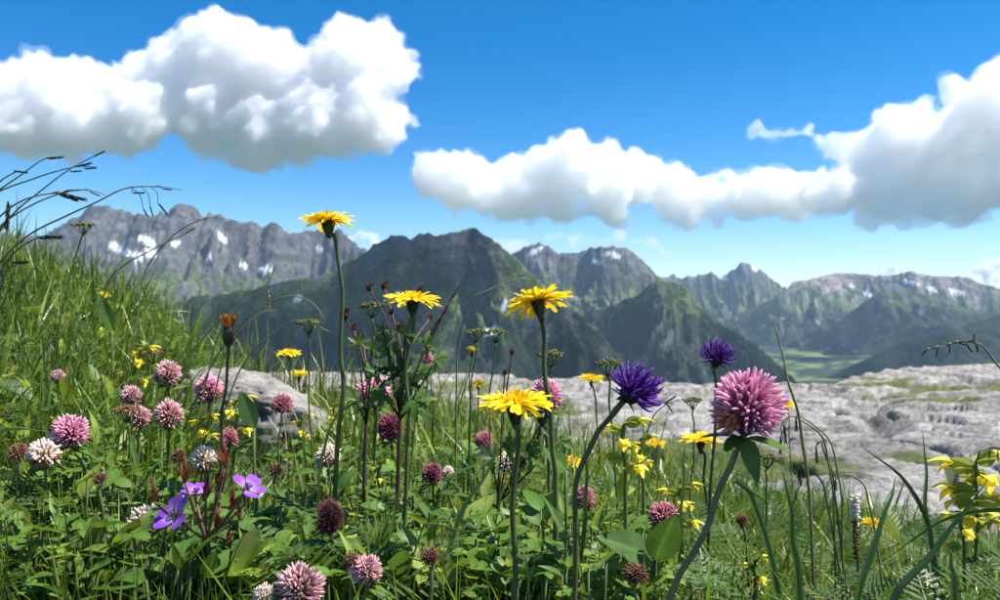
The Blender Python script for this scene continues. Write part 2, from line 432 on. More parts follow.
# ------------------------------------------------------------------ haze
def haze():
    m, nt, N, L, out = new_mat('haze_air')
    v = N.new('ShaderNodeVolumePrincipled')
    v.inputs['Color'].default_value = (0.52, 0.74, 1.0, 1)
    v.inputs['Density'].default_value = 2.8e-5
    v.inputs['Anisotropy'].default_value = 0.0
    L.new(v.outputs[0], out.inputs['Volume'])
    m.cycles.homogeneous_volume = True
    bm = bmesh.new()
    bmesh.ops.create_cube(bm, size=1.0)
    x0, x1, y0, y1, z0, z1 = -9000, 9000, -300, 13500, -1700, 720
    for q in bm.verts:
        q.co = Vector((x0 if q.co.x < 0 else x1, y0 if q.co.y < 0 else y1, z0 if q.co.z < 0 else z1))
    me = bpy.data.meshes.new('haze'); bm.to_mesh(me); bm.free()
    link('haze', me, m)['kind'] = 'stuff'
haze()

# ------------------------------------------------------------------ near ground
def bank(x, y):
    return sstep(1.5, 2.5, y + 0.45 * x + 0.12 * perlin(x * 2.1, y * 2.1, 77))

def crest(az_px):
    return np.interp(az_px, [-200, 250, 420, 520, 600, 700, 800, 880, 960, 1100, 1400], [140, 140, 100, 34, 18, 17, 18, 30, 60, 70, 80])

def zg(x, y):
    """height of the ground close to the camera (numpy friendly)"""
    x = np.asarray(x, float); y = np.asarray(y, float)
    near = -0.275 - 0.20 * np.clip(x, -2.5, 1.5) - 0.05 * (y - 0.5) + 0.035 * fbm(x * 1.7, y * 1.7, 3, 5) + 0.10 * sstep(-0.35, -1.2, x)
    far = -0.55 - 0.086 * y + 0.022 * np.clip(x, 0, 60)
    b = bank(x, y)
    return near * (1 - b) + far * b

def zgf(x, y): return float(zg(np.array([x]), np.array([y]))[0])

def worley(x, y, seed):
    ix = np.floor(x); iy = np.floor(y); d1 = np.full(x.shape, 9.0); d2 = np.full(x.shape, 9.0); hid = np.zeros(x.shape)
    for ox in (-1, 0, 1):
        for oy in (-1, 0, 1):
            cx = ix + ox; cyy = iy + oy
            h = _hash(cx, cyy, seed); h2 = _hash(cx, cyy, seed + 5)
            px = cx + (h & 0xFFFF) / 65536.0; py = cyy + (h >> 16) / 65536.0
            d = np.hypot(px - x, py - y)
            new = d < d1
            d2 = np.where(new, d1, np.minimum(d2, d)); hid = np.where(new, h2 / 4294967296.0, hid); d1 = np.where(new, d, d1)
    return d1, d2, hid

def limestone():
    nu, nv = 520, 410
    az = np.linspace(-0.72, 0.72, nu)          # tangent of the azimuth
    y = np.concatenate([np.geomspace(0.12, 2.2, 50, endpoint=False), np.geomspace(2.2, 75, 325, endpoint=False), np.geomspace(75, 1500, 35)])
    A, Y = np.meshgrid(az, y, indexing='ij'); X = A * Y
    apx = 500 + FPX * A
    yc = crest(apx) * (1 + 0.10 * fbm(apx / 90, apx * 0, 3, 61))
    base = zg(X, Y)
    b = bank(X, Y)
    over = np.clip(Y - yc, 0, None)
    fade = sstep(0.4, 1.0, b) * (.35 + .65 * sstep(1.8, 4.5, Y))
    wx = X + 0.5 * fbm(X / 1.7, Y / 1.7, 3, 201); wy = Y + 0.5 * fbm(X / 1.7 + 9, Y / 1.7, 3, 202)
    d1, d2, hid = worley(wx / 2.3, wy / 2.9, 301); e1, e2, hid2 = worley(wx / 0.62 + 4, wy / 0.8, 302)
    crack = sstep(0.10, 0.0, d2 - d1); crack2 = sstep(0.14, 0.0, e2 - e1)
    big = fbm(X / 14, Y / 14, 4, 210); roll = fbm(X / 5, Y / 5, 4, 211); fine = fbm(X / 0.35, Y / 0.35, 4, 213)
    sc_r = np.minimum(1, Y / 12)
    rel = 0.5 * big * sstep(6, 20, Y) + 0.30 * roll * sc_r + 0.13 * (hid - 0.5) * sc_r + 0.09 * (hid2 - 0.5) - 0.14 * crack * sc_r - 0.12 * crack2 + 0.06 * fine
    Z = base + rel * fade
    Z = np.where(over > 0, Z - 0.02 * over - 0.6 * over * sstep(0, 6, over) - 0.0 * over, Z)
    Z = np.where(b < 0.5, base - 0.006 - 0.02 * fbm(X * 9, Y * 9, 3, 5) * 0.5, Z)
    # cover: bare pale limestone, turf in the hollows
    tf = sstep(0.02, 0.20, fbm(X / 1.9, Y / 3.0, 5, 221) + 0.55 * fbm(X / 7, Y / 9, 3, 222) - 1.1 * rel * sc_r - 0.06 - 0.03 * sstep(4, 16, Y) + 0.5 * sstep(900, 1000, apx) * sstep(46, 56, Y))
    tf = np.maximum(tf, 1 - sstep(0.10, 0.35, b))
    tf = np.maximum(tf, sstep(2, 12, over))
    w = sstep(-0.35, 0.35, fbm(X / 0.55, Y / 0.9, 5, 231, gain=.62) + .25 * (hid2 - .5))[..., None]; wl_ = sstep(0.1, 0.5, fbm(X / 3, Y / 3, 4, 232))[..., None]
    stone = np.array([0.335, 0.322, 0.30]) * w + np.array([0.155, 0.148, 0.138]) * (1 - w)
    stone = stone * (1 - 0.4 * wl_) + np.array([0.25, 0.215, 0.17]) * 0.4 * wl_
    g = sstep(-0.4, 0.4, fbm(X / 0.4, Y / 0.4, 4, 241))[..., None]
    turf = np.array([0.125, 0.145, 0.045]) * g + np.array([0.075, 0.095, 0.032]) * (1 - g)
    soil = sstep(0.3, 0.0, b)[..., None]
    turf = turf * (1 - soil) + np.array([0.028, 0.030, 0.013]) * soil
    c = stone * (1 - tf[..., None]) + turf * tf[..., None]
    me = mesh_from_arrays('ground', np.stack([X, Y, Z], -1).reshape(-1, 3), grid_faces(nu, nv), c.reshape(-1, 3))
    m = terrain_mat('limestone_ground', 5.0, 0.34, 1.0, 0.07)
    o = link('limestone_ground', me, m); o['kind'] = 'structure'
    o['label'] = 'weathered pale limestone slope with turf in its hollows and meadow soil in front'
limestone()

# ------------------------------------------------------------------ plant materials
def plant_mat(name, transl=0.35, rough=0.45, spec=0.35, tint=(1.15, 1.1, 0.6), var=0.25, scale=60.0, bump=0.0):
    m, nt, N, L, out = new_mat(name)
    at = N.new('ShaderNodeVertexColor'); at.layer_name = 'Col'
    tc = N.new('ShaderNodeTexCoord'); nz = N.new('ShaderNodeTexNoise'); nz.inputs['Scale'].default_value = scale; nz.inputs['Detail'].default_value = 3
    L.new(tc.outputs['Object'], nz.inputs['Vector'])
    mr = N.new('ShaderNodeMapRange'); mr.inputs['From Min'].default_value = .3; mr.inputs['From Max'].default_value = .7
    mr.inputs['To Min'].default_value = 1 - var; mr.inputs['To Max'].default_value = 1 + var
    L.new(nz.outputs['Fac'], mr.inputs['Value'])
    oi = N.new('ShaderNodeObjectInfo'); mo = N.new('ShaderNodeMapRange'); mo.inputs['To Min'].default_value = 0.88; mo.inputs['To Max'].default_value = 1.12
    L.new(oi.outputs['Random'], mo.inputs['Value'])
    mm = N.new('ShaderNodeMath'); mm.operation = 'MULTIPLY'; L.new(mr.outputs[0], mm.inputs[0]); L.new(mo.outputs[0], mm.inputs[1])
    mx = N.new('ShaderNodeVectorMath'); mx.operation = 'SCALE'; L.new(at.outputs['Color'], mx.inputs[0]); L.new(mm.outputs[0], mx.inputs['Scale'])
    b = N.new('ShaderNodeBsdfPrincipled'); b.inputs['Roughness'].default_value = rough; b.inputs['Specular IOR Level'].default_value = spec
    L.new(mx.outputs[0], b.inputs['Base Color'])
    if bump:
        bp = N.new('ShaderNodeBump'); bp.inputs['Strength'].default_value = bump; bp.inputs['Distance'].default_value = 0.0006
        L.new(nz.outputs['Fac'], bp.inputs['Height']); L.new(bp.outputs[0], b.inputs['Normal'])
    if transl > 0:
        t = N.new('ShaderNodeBsdfTranslucent'); tm = N.new('ShaderNodeVectorMath'); tm.operation = 'MULTIPLY'; tm.inputs[1].default_value = tint
        L.new(mx.outputs[0], tm.inputs[0]); L.new(tm.outputs[0], t.inputs['Color'])
        ms = N.new('ShaderNodeMixShader'); ms.inputs[0].default_value = transl
        L.new(b.outputs[0], ms.inputs[1]); L.new(t.outputs[0], ms.inputs[2]); L.new(ms.outputs[0], out.inputs['Surface'])
    else:
        L.new(b.outputs[0], out.inputs['Surface'])
    return m
M_LEAF = plant_mat('leaf_tissue', 0.42, 0.45, 0.32)
M_GRASS = plant_mat('grass_tissue', 0.38, 0.34, 0.5, scale=25)
M_PETAL = plant_mat('petal_tissue', 0.38, 0.6, 0.2, tint=(1.1, 1.0, 0.9), var=0.12, scale=120)
M_STEM = plant_mat('stem_tissue', 0.0, 0.5, 0.3, scale=90)
M_HEAD = plant_mat('seed_head_tissue', 0.15, 0.7, 0.2, scale=150)

# ------------------------------------------------------------------ mesh builder for plants
CAN_X = [-60, 0, 40, 80, 120, 160, 190, 230, 300, 400, 450, 500, 560, 620, 700, 800, 900, 1000, 1060]
CAN_Y = [215, 238, 262, 275, 288, 305, 335, 368, 396, 390, 396, 408, 434, 458, 468, 474, 494, 502, 502]
CAN_D0, CAN_D1, CAN_Y0 = .43, 1.55, 554       # the meadow's surface: low near the lens, up to the line above farther off
def canopy(px): return np.interp(px, CAN_X, CAN_Y)
def can_depth(px, py):
    c = float(canopy(px)); g = min(max((py - c) / (CAN_Y0 - c), 0), 1.2)
    return max(.41, 1 / (1 / CAN_D1 + g * (1 / CAN_D0 - 1 / CAN_D1)) * .97)

class MB:
    def __init__(self): self.V = []; self.F = []; self.C = []
    def add(self, V, F, C):
        b = len(self.V); self.V += [tuple(v) for v in V]; self.F += [tuple(i + b for i in f) for f in F]
        if len(C) == 3 and not hasattr(C[0], '__len__'): C = [C] * len(V)
        self.C += [tuple(c) for c in C]
    def tube(self, pts, rad, n=6, c=(.05, .08, .02), c2=None, cap=True):
        pts = [Vector(p) for p in pts]; m = len(pts)
        if not hasattr(rad, '__len__'): rad = [rad] * m
        V = []; F = []; C = []
        prev = None
        for i, p in enumerate(pts):
            t = (pts[min(i + 1, m - 1)] - pts[max(i - 1, 0)])
            if t.length < 1e-9: t = Vector((0, 0, 1))
            t.normalize()
            if prev is None:
                a = t.orthogonal().normalized()
            else:
                a = (prev - t * prev.dot(t))
                a = a.normalized() if a.length > 1e-6 else t.orthogonal().normalized()
            prev = a; bb = t.cross(a)
            f = i / max(m - 1, 1)
            cc = c if c2 is None else tuple(c[k] * (1 - f) + c2[k] * f for k in range(3))
            for j in range(n):
                an = 2 * math.pi * j / n
                V.append(p + (a * math.cos(an) + bb * math.sin(an)) * rad[i]); C.append(cc)
        for i in range(m - 1):
            for j in range(n):
                F.append((i * n + j, i * n + (j + 1) % n, (i + 1) * n + (j + 1) % n, (i + 1) * n + j))
        if cap:
            F.append(tuple(range((m - 1) * n, m * n))); F.append(tuple(range(n - 1, -1, -1)))
        self.add(V, F, C)
    def strip(self, pts, wid, side, c, c2=None, fold=0.15):
        """blade: three points across, folded along the midrib. side: width direction"""
        pts = [Vector(p) for p in pts]; m = len(pts); V = []; C = []; F = []
        for i, p in enumerate(pts):
            t = (pts[min(i + 1, m - 1)] - pts[max(i - 1, 0)]).normalized()
            s = Vector(side); s = (s - t * s.dot(t)).normalized(); nn = s.cross(t)
            f = i / (m - 1); cc = c if c2 is None else tuple(c[k] * (1 - f) + c2[k] * f for k in range(3))
            w = wid[i] * 0.5
            V += [p - s * w + nn * w * fold * 2, p, p + s * w + nn * w * fold * 2]
            C += [cc, tuple(q * 1.12 for q in cc), cc]
        for i in range(m - 1):
            for j in range(2):
                F.append((i * 3 + j, i * 3 + j + 1, i * 3 + j + 4, i * 3 + j + 3))
        self.add(V, F, C)
    def place(self, T, M, tintc=None):
        V, F, C = T
        VV = [M @ Vector(v) for v in V]
        if tintc is not None: C = [tuple(c[k] * tintc[k] for k in range(3)) for c in C]
        self.add(VV, F, C)
    def mesh(self, name, smooth=True, origin=None):
        me = bpy.data.meshes.new(name)
        V = self.V if origin is None else [(v[0] - origin[0], v[1] - origin[1], v[2] - origin[2]) for v in self.V]
        me.from_pydata(V, [], self.F)
        me.polygons.foreach_set('use_smooth', [smooth] * len(me.polygons))
        a = me.color_attributes.new('Col', 'FLOAT_COLOR', 'POINT')
        a.data.foreach_set('color', [q for c in self.C for q in (c[0], c[1], c[2], 1.0)])
        me.update()
        return me
    def build(self, name, mat, parent=None, origin=None, smooth=True):
        return link(name, self.mesh(name, smooth, origin), mat, parent)

def smooth_path(pts, n):
    """Catmull-Rom through the points"""
    pts = [Vector(p) for p in pts]
    if len(pts) < 3: return [pts[0].lerp(pts[-1], i / (n - 1)) for i in range(n)]
    ex = [pts[0] * 2 - pts[1]] + pts + [pts[-1] * 2 - pts[-2]]
    m = len(pts) - 1; out = []
    for i in range(n):
        u = i / (n - 1) * m; k = min(int(u), m - 1); t = u - k
        a, b, c, d = ex[k], ex[k + 1], ex[k + 2], ex[k + 3]
        out.append(0.5 * ((2 * b) + (c - a) * t + (2 * a - 5 * b + 4 * c - d) * t * t + (3 * b - a - 3 * c + d) * t ** 3))
    if n >= 12:                                  # stems are never quite straight
        h = math.sin(pts[0].x * 913.7 + pts[-1].z * 377.1) * 40; ln = (pts[-1] - pts[0]).length
        for i in range(n):
            f = i / (n - 1); e = min(1, f * 5) * min(1, (1 - f) * 5) * min(.0011, ln * .008)
            out[i] = out[i] + Vector((math.sin(f * 9 + h) + .6 * math.sin(f * 23 + 2 * h), math.cos(f * 8 + 3 * h), 0)) * e
    return out

def path_to_ground(pix, d, lean=0.0):
    """pixel way-points at depth d, then on down to the ground"""
    pts = [P(p[0], p[1], p[2] if len(p) > 2 else d) for p in pix]
    a, b = (pts[-2], pts[-1]) if len(pts) > 1 else (pts[0] + Vector((0, 0, .1)), pts[0])
    t = (b - a).normalized(); t = Vector((t.x * 0.6 + lean, t.y * 0.6, min(t.z, -0.5))).normalized()
    p = b.copy(); k = 0
    while p.z > zgf(p.x, p.y) + 0.001 and k < 60:
        p = p + t * 0.012; k += 1
    if k > 2:
        pts.append(b.lerp(p, 0.5)); pts.append(p)
    elif k == 0: pass
    else: pts.append(p)
    return pts

def root(name, base, label, cat, group=None):
    o = bpy.data.objects.new(name, None); o.empty_display_size = 0.01
    col.objects.link(o); o.location = base
    return tag(o, label, cat, group)

def vary(c, a, rnd=random): 
    k = 1 + rnd.uniform(-a, a)
    return (c[0] * k * (1 + rnd.uniform(-a, a) * .4), c[1] * k, c[2] * k)

G_STEM = (0.075, 0.12, 0.03); G_LEAF = (0.11, 0.20, 0.03); G_DARK = (0.035, 0.075, 0.016); G_YEL = (0.14, 0.19, 0.028)

# leaf templates: along +X, width along Y, up Z, unit length
def leaf_T(w=0.4, n=6, fold=0.25, curl=-0.25, c=G_LEAF, tip=1.0, base=0.6, tooth=0.0):
    V = []; F = []; C = []
    for i in range(n + 1):
        f = i / n
        hw = w * 0.5 * (math.sin(math.pi * min(1, f ** base)) ** (0.75 * tip) if 0 < f < 1 else 0.02)
        if tooth: hw *= 1 + tooth * (1 if i % 2 else -1)
        z = curl * f * f
        V += [(f, -hw, z + hw * fold), (f, 0, z), (f, hw, z + hw * fold)]
        C += [c, tuple(q * 1.2 for q in c), c]
    for i in range(n):
        for j in range(2): F.append((i * 3 + j, i * 3 + 3 + j, i * 3 + 4 + j, i * 3 + j + 1))
    return V, F, C
def vein_T(w=.5, n=26, m=9, fold=.22, curl=-.2, c=G_LEAF, base=.75, tooth=0.0):
    """large leaf with midrib, side veins and a slightly quilted surface"""
    V = []; F = []; C = []
    for i in range(n + 1):
        f = i / n; hw = w * .5 * (math.sin(math.pi * f ** base) ** .8 if 0 < f < 1 else .01)
        if tooth: hw *= 1 + tooth * (1 if i % 2 else -1)
        for j in range(m):
            y = j / (m - 1) * 2 - 1; ph = (f * 9 - abs(y) * 1.7) * 2 * math.pi
            vein = max(0, math.cos(ph)) ** 6; mid = 1 if j == m // 2 else 0
            z = curl * f * f + fold * hw * abs(y) - .012 * vein * (1 - abs(y)) + .01 * math.sin(f * 7 + 2 * y)
            V.append((f, y * hw, z)); k = 1 + .28 * vein * (1 - .6 * abs(y)) + .55 * mid - .10 * abs(y)
            C.append((c[0] * k, c[1] * k, c[2] * k))
    for i in range(n):
        for j in range(m - 1): F.append((i * m + j, (i + 1) * m + j, (i + 1) * m + j + 1, i * m + j + 1))
    return V, F, C
T_OVAL = leaf_T(0.72, 5, 0.3, -0.18, base=0.8)
T_LANCE = leaf_T(0.26, 7, 0.35, -0.25)
T_BROAD = leaf_T(0.5, 8, 0.25, -0.3, base=0.7, tooth=0.06)

def rot_to(d, up=Vector((0, 0, 1))):
    """matrix taking +X to d and +Z near up"""
    x = Vector(d).normalized(); y = Vector(up).cross(x)
    if y.length < 1e-5: y = Vector((0, 1, 0))
    y.normalize(); z = x.cross(y)
    return Matrix((x, y, z)).transposed().to_4x4()

def MX(p, d, s, up=Vector((0, 0, 1)), sy=None):
    return Matrix.Translation(p) @ rot_to(d, up) @ Matrix.Diagonal((s, sy if sy else s, s, 1))

def axis_rot(axis):
    return Vector((0, 0, 1)).rotation_difference(Vector(axis).normalized()).to_matrix().to_4x4()

# ------------------------------------------------------------------ hawkbits
Y1 = (0.90, 0.68, 0.012); Y2 = (0.92, 0.77, 0.025); YO = (0.88, 0.50, 0.006)
def petal_T(L, w, droop, c1, c2, rnd):
    V = []; F = []; C = []; n = 5
    for i in range(n + 1):
        f = i / n
        hw = w * 0.5 * (0.45 + 0.75 * f if f < 0.7 else 0.975 - 0.25 * (f - 0.7))
        z = droop * L * f * f + 0.06 * L * math.sin(f * 3.0)
        x = L * f
        cc = tuple(c1[k] * (1 - f) + c2[k] * f for k in range(3))
        e = w * 0.22 if i == n else 0
        V += [(x - e * .6, -hw, z), (x + e * .4, -hw * .33, z - hw * .35), (x + e * .4, hw * .33, z - hw * .35), (x - e * .6, hw, z)]
        C += [cc] * 4
    for i in range(n):
        for j in range(3): F.append((i * 4 + j, i * 4 + 4 + j, i * 4 + 5 + j, i * 4 + j + 1))
    return V, F, C

PET_MESH = []
def petal_meshes():
    rnd = random.Random(3)
    for k in range(10):
        mb = MB(); mb.add(*petal_T(1.0, rnd.uniform(.16, .22), rnd.uniform(-.30, .12), vary(YO if k % 3 == 0 else Y1, .08, rnd), vary(Y2, .06, rnd), rnd))
        PET_MESH.append(mb)
petal_meshes()
PET_DATA = [m.mesh('petal') for m in PET_MESH]
for m in PET_DATA: m.materials.append(M_PETAL)

def hawkbit(label, px, py, wpx, stem, d=None, axis=(0, 0, 1), fine=True, real=0.036, seed=0, group=None, cup=0.0, tone=1.0, npet=74):
    """a yellow composite: stem, cup of dark bracts, rows of strap-shaped petals"""
    rnd = random.Random(seed + 100)
    d = d or real * FPX / wpx
    Rr = wpx / FPX * d / 2
    hp = P(px, py, d)
    axis = Vector(axis).normalized()
    neck = hp - axis * Rr * 0.62
    pts = path_to_ground([(px + (0), py)] + stem, d)[1:]
    pts = [neck] + pts
    base = pts[-1]
    o = root('hawkbit', base, label, 'flower', group)
    sp = smooth_path(pts, 26)
    mb = MB(); m = len(sp)
    mb.tube(sp, [Rr * 0.105 * (1.0 - 0.35 * min(1, i / 5)) if i < 5 else Rr * 0.07 + i / m * Rr * 0.03 for i in range(m)], 6, (0.045, 0.062, 0.02), (0.11, 0.15, 0.04))
    mb.build('stem', M_STEM, o, base)
    Q = axis_rot(axis)
    # cup
    mb = MB()
    prof = [(0.02, -.66), (.08, -.64), (.115, -.52), (.145, -.36), (.165, -.20), (.20, -.06), (.18, .03)]
    for (r0, z0), (r1, z1) in zip(prof[:-1], prof[1:]):
        V = []; n = 12
        for (r, z) in ((r0, z0), (r1, z1)):
            for j in range(n):
                a = 2 * math.pi * j / n
                V.append(hp + Q @ Vector((math.cos(a) * r * Rr, math.sin(a) * r * Rr, z * Rr)))
        mb.add(V, [(j, (j + 1) % n, n + (j + 1) % n, n + j) for j in range(n)], (0.022, 0.030, 0.012))
    for j in range(16):
        a = 2 * math.pi * (j + .5 * (j % 2)) / 16; zb = -.5 + .12 * (j % 3)
        V, F, C = leaf_T(0.24, 4, .3, .12, c=(0.024, 0.036, 0.012))
        q = hp + Q @ Vector((math.cos(a) * .13 * Rr, math.sin(a) * .13 * Rr, zb * Rr))
        dr = Q @ Vector((math.cos(a) * .22, math.sin(a) * .22, 1))
        mb.place((V, F, C), MX(q, dr, Rr * .5, Q @ Vector((math.cos(a), math.sin(a), 0))))
    mb.build('bract_cup', M_STEM, o, base)
    # disc of short inner florets
    mb = MB()
    for j in range(46):
        f = (j + .5) / 46; r = math.sqrt(f) * .34 * Rr; a = j * 2.39996
        q = hp + Q @ Vector((math.cos(a) * r, math.sin(a) * r, .02 * Rr))
        dr = Q @ Vector((math.cos(a) * f * .9, math.sin(a) * f * .9, 1))
        mb.place(petal_T(1, .26, .1, YO, Y1, rnd), MX(q, dr, Rr * rnd.uniform(.22, .36), Q @ Vector((-math.cos(a), -math.sin(a), .2))), (tone,) * 3)
    head = mb.build('flower_head', M_PETAL, o, base)
    rows = [(1.0, .02, .40), (.86, .10, .34), (.68, .26, .26)]
    jn = MB()
    for ri, (rl, el, frac) in enumerate(rows):
        n = int(npet * frac)
        for j in range(n):
            a = 2 * math.pi * (j + .5 * ri) / n + rnd.uniform(-.09, .09)
            e = el + cup + rnd.uniform(-.13, .13)
            dr = Q @ Vector((math.cos(a) * math.cos(e), math.sin(a) * math.cos(e), math.sin(e)))
            q = hp + Q @ Vector((math.cos(a) * .14 * Rr, math.sin(a) * .14 * Rr, (.0 + .03 * ri) * Rr))
            L = Rr * rl * rnd.uniform(.84, 1.08) * .93
            up = Q @ Vector((-math.sin(e) * math.cos(a) + rnd.uniform(-.35, .35), -math.sin(e) * math.sin(a) + rnd.uniform(-.35, .35), math.cos(e)))
            Mx = Matrix.Translation(-base) @ MX(q, dr, L, up)
            k = rnd.randrange(len(PET_DATA))
            if fine:
                po = bpy.data.objects.new('petal', PET_DATA[k]); col.objects.link(po); po.parent = head; po.matrix_local = Mx
            else:
                jn.place((PET_MESH[k].V, PET_MESH[k].F, PET_MESH[k].C), Mx, (tone,) * 3)
    if not fine:
        jn.build('petals', M_PETAL, o)
    return o

hawkbit('tall yellow hawkbit standing high above the meadow against the grey range', 328, 221, 52, [(333, 235), (338, 265), (342, 300), (343, 350), (344, 390), (338, 440)], axis=(-.05, .08, 1), seed=1, cup=.02)
hawkbit('yellow hawkbit with slim dark stem beside reddish budding stalks', 413, 300, 54, [(413, 314), (412, 340), (407, 380), (409, 420), (405, 470)], axis=(.04, -.10, 1), seed=2)
hawkbit('yellow hawkbit tilted back over the long green umbel, showing its dark cup', 538, 301, 62, [(541, 318), (545, 345), (548, 380), (550, 410), (552, 450), (553, 490)], axis=(-.16, .30, 1), seed=3)
hawkbit('largest yellow hawkbit of all, its petals spread flat over a thick straight stem', 516, 404, 78, [(517, 427), (517, 460), (516, 520), (515, 580), (513, 620)], axis=(0, -.08, 1), seed=4, npet=66)
hawkbit('small yellow hawkbit above the cracked boulder', 289, 353, 23, [(290, 362), (291, 380), (292, 400)], axis=(0, -.05, 1), fine=False, seed=5)
hawkbit('faded orange hawkbit low at the cracked boulder', 299, 376, 20, [(299, 384), (300, 395)], axis=(.1, -.1, 1), fine=False, seed=6, tone=.75, cup=.4)
hawkbit('small yellow hawkbit on a thin dark stem beside the nodding violet rampion', 591, 378, 25, [(593, 388), (597, 410), (599, 440), (600, 470)], axis=(0, 0, 1), fine=False, seed=7)
hawkbit('yellow hawkbit below the purple-pink clover, cut off square like a brush', 701, 441, 38, [(704, 454), (706, 480), (707, 510)], axis=(.05, -.05, 1), seed=8, cup=.15)
hawkbit('small yellow hawkbit beside yellow rattle under the violet rampion', 656, 443, 21, [(657, 452), (657, 475)], axis=(0, -.1, 1), fine=False, seed=9)
hawkbit('small orange-yellow hawkbit among the dark lobed leaves', 415, 374, 26, [(415, 386), (414, 410)], axis=(.1, -.25, 1), fine=False, seed=10, tone=.85, cup=.2)
hawkbit('half closed orange-yellow hawkbit beside the pair of green umbels', 472, 353, 15, [(472, 362), (470, 400), (468, 440)], d=.75, axis=(0, -.05, 1), fine=False, seed=11, cup=1.0, tone=.8)
hawkbit('withered flat orange flower head on a thin stalk', 478, 383, 20, [(478, 392), (477, 430)], d=.9, axis=(0, 0, 1), fine=False, seed=12, tone=.5, cup=-.05)
hawkbit('tiny orange flower peeping out beside the big pink clover', 787, 404, 16, [(788, 412), (790, 440)], d=1.5, axis=(0, -.5, 1), fine=False, seed=13, tone=.8)
hawkbit('orange-yellow flower sunk in the grass near the largest hawkbit', 572, 461, 20, [(572, 470), (573, 490)], d=1.0, axis=(0, -.3, 1), fine=False, seed=14, tone=.85)
hawkbit('orange-yellow flower low in the grass beside the white bistort spike', 872, 524, 22, [(872, 534), (873, 550)], d=.85, axis=(0, -.3, 1), fine=False, seed=15, tone=.85)
hawkbit('small orange flower in the tall grass of the steep slope', 104, 294, 12, [(104, 302), (105, 330)], d=1.3, axis=(.2, -.3, 1), fine=False, seed=16, tone=.85)

def closed_bud(label, px, py, w, h, stem, d, top=(0.45, .16, .03)):
    k = d / FPX; pts = path_to_ground([(px, py + h * .5)] + stem, d); base = pts[-1]
    o = root('hawkbit_bud', base, label, 'flower bud')
    mb = MB(); mb.tube(smooth_path(pts, 16), [.0011] * 16, 6, (.04, .055, .018)); mb.build('stem', M_STEM, o, base)
    c = P(px, py, d); mb = MB()
    prof = [(-.5, .14), (-.42, .34), (-.2, .48), (.05, .42), (.2, .36)]
    mb.tube([c + Vector((0, 0, z * h * k)) for z, r in prof], [r * w * k for z, r in prof], 8, (.03, .028, .015), (.06, .05, .025)); mb.build('bract_cup', M_STEM, o, base)
    mb = MB(); rnd = random.Random(5)
    for i in range(26):
        a = rnd.uniform(0, 6.28); r = rnd.uniform(0, .35) * w * k
        q = c + Vector((math.cos(a) * r, math.sin(a) * r, .1 * h * k))
        mb.place(petal_T(1, .35, -.1, top, vary(top, .3, rnd), rnd), MX(q, Vector((math.cos(a) * .45, math.sin(a) * .45, 1)), h * k * rnd.uniform(.3, .48), Vector((math.cos(a), math.sin(a), 0))))
    mb.build('withered_petals', M_PETAL, o, base)
closed_bud('withered hawkbit bud with orange tuft and dark cup near the cracked boulder', 228, 331, 13, 30, [(227, 360), (225, 400), (222, 440)], .55)

# ------------------------------------------------------------------ clovers
def floret_T(L, w, bend, c0, c1, n=5, rings=(0, .3, .55, .78, .92, 1.0), rad=(.30, .42, .85, 1.0, .62, .12)):
    V = []; F = []; C = []
    for i, (f, r) in enumerate(zip(rings, rad)):
        for j in range(n):
            a = 2 * math.pi * j / n
            V.append((f * L, math.cos(a) * r * w * .5, math.sin(a) * r * w * .5 * (1.25 if f > .5 else 1) + bend * L * f * f))
            C.append(tuple(c0[k] * (1 - f) + c1[k] * f for k in range(3)))
    m = len(rings)
    for i in range(m - 1):
        for j in range(n): F.append((i * n + j, i * n + (j + 1) % n, (i + 1) * n + (j + 1) % n, (i + 1) * n + j))
    F.append(tuple(range((m - 1) * n, m * n)))
    return V, F, C

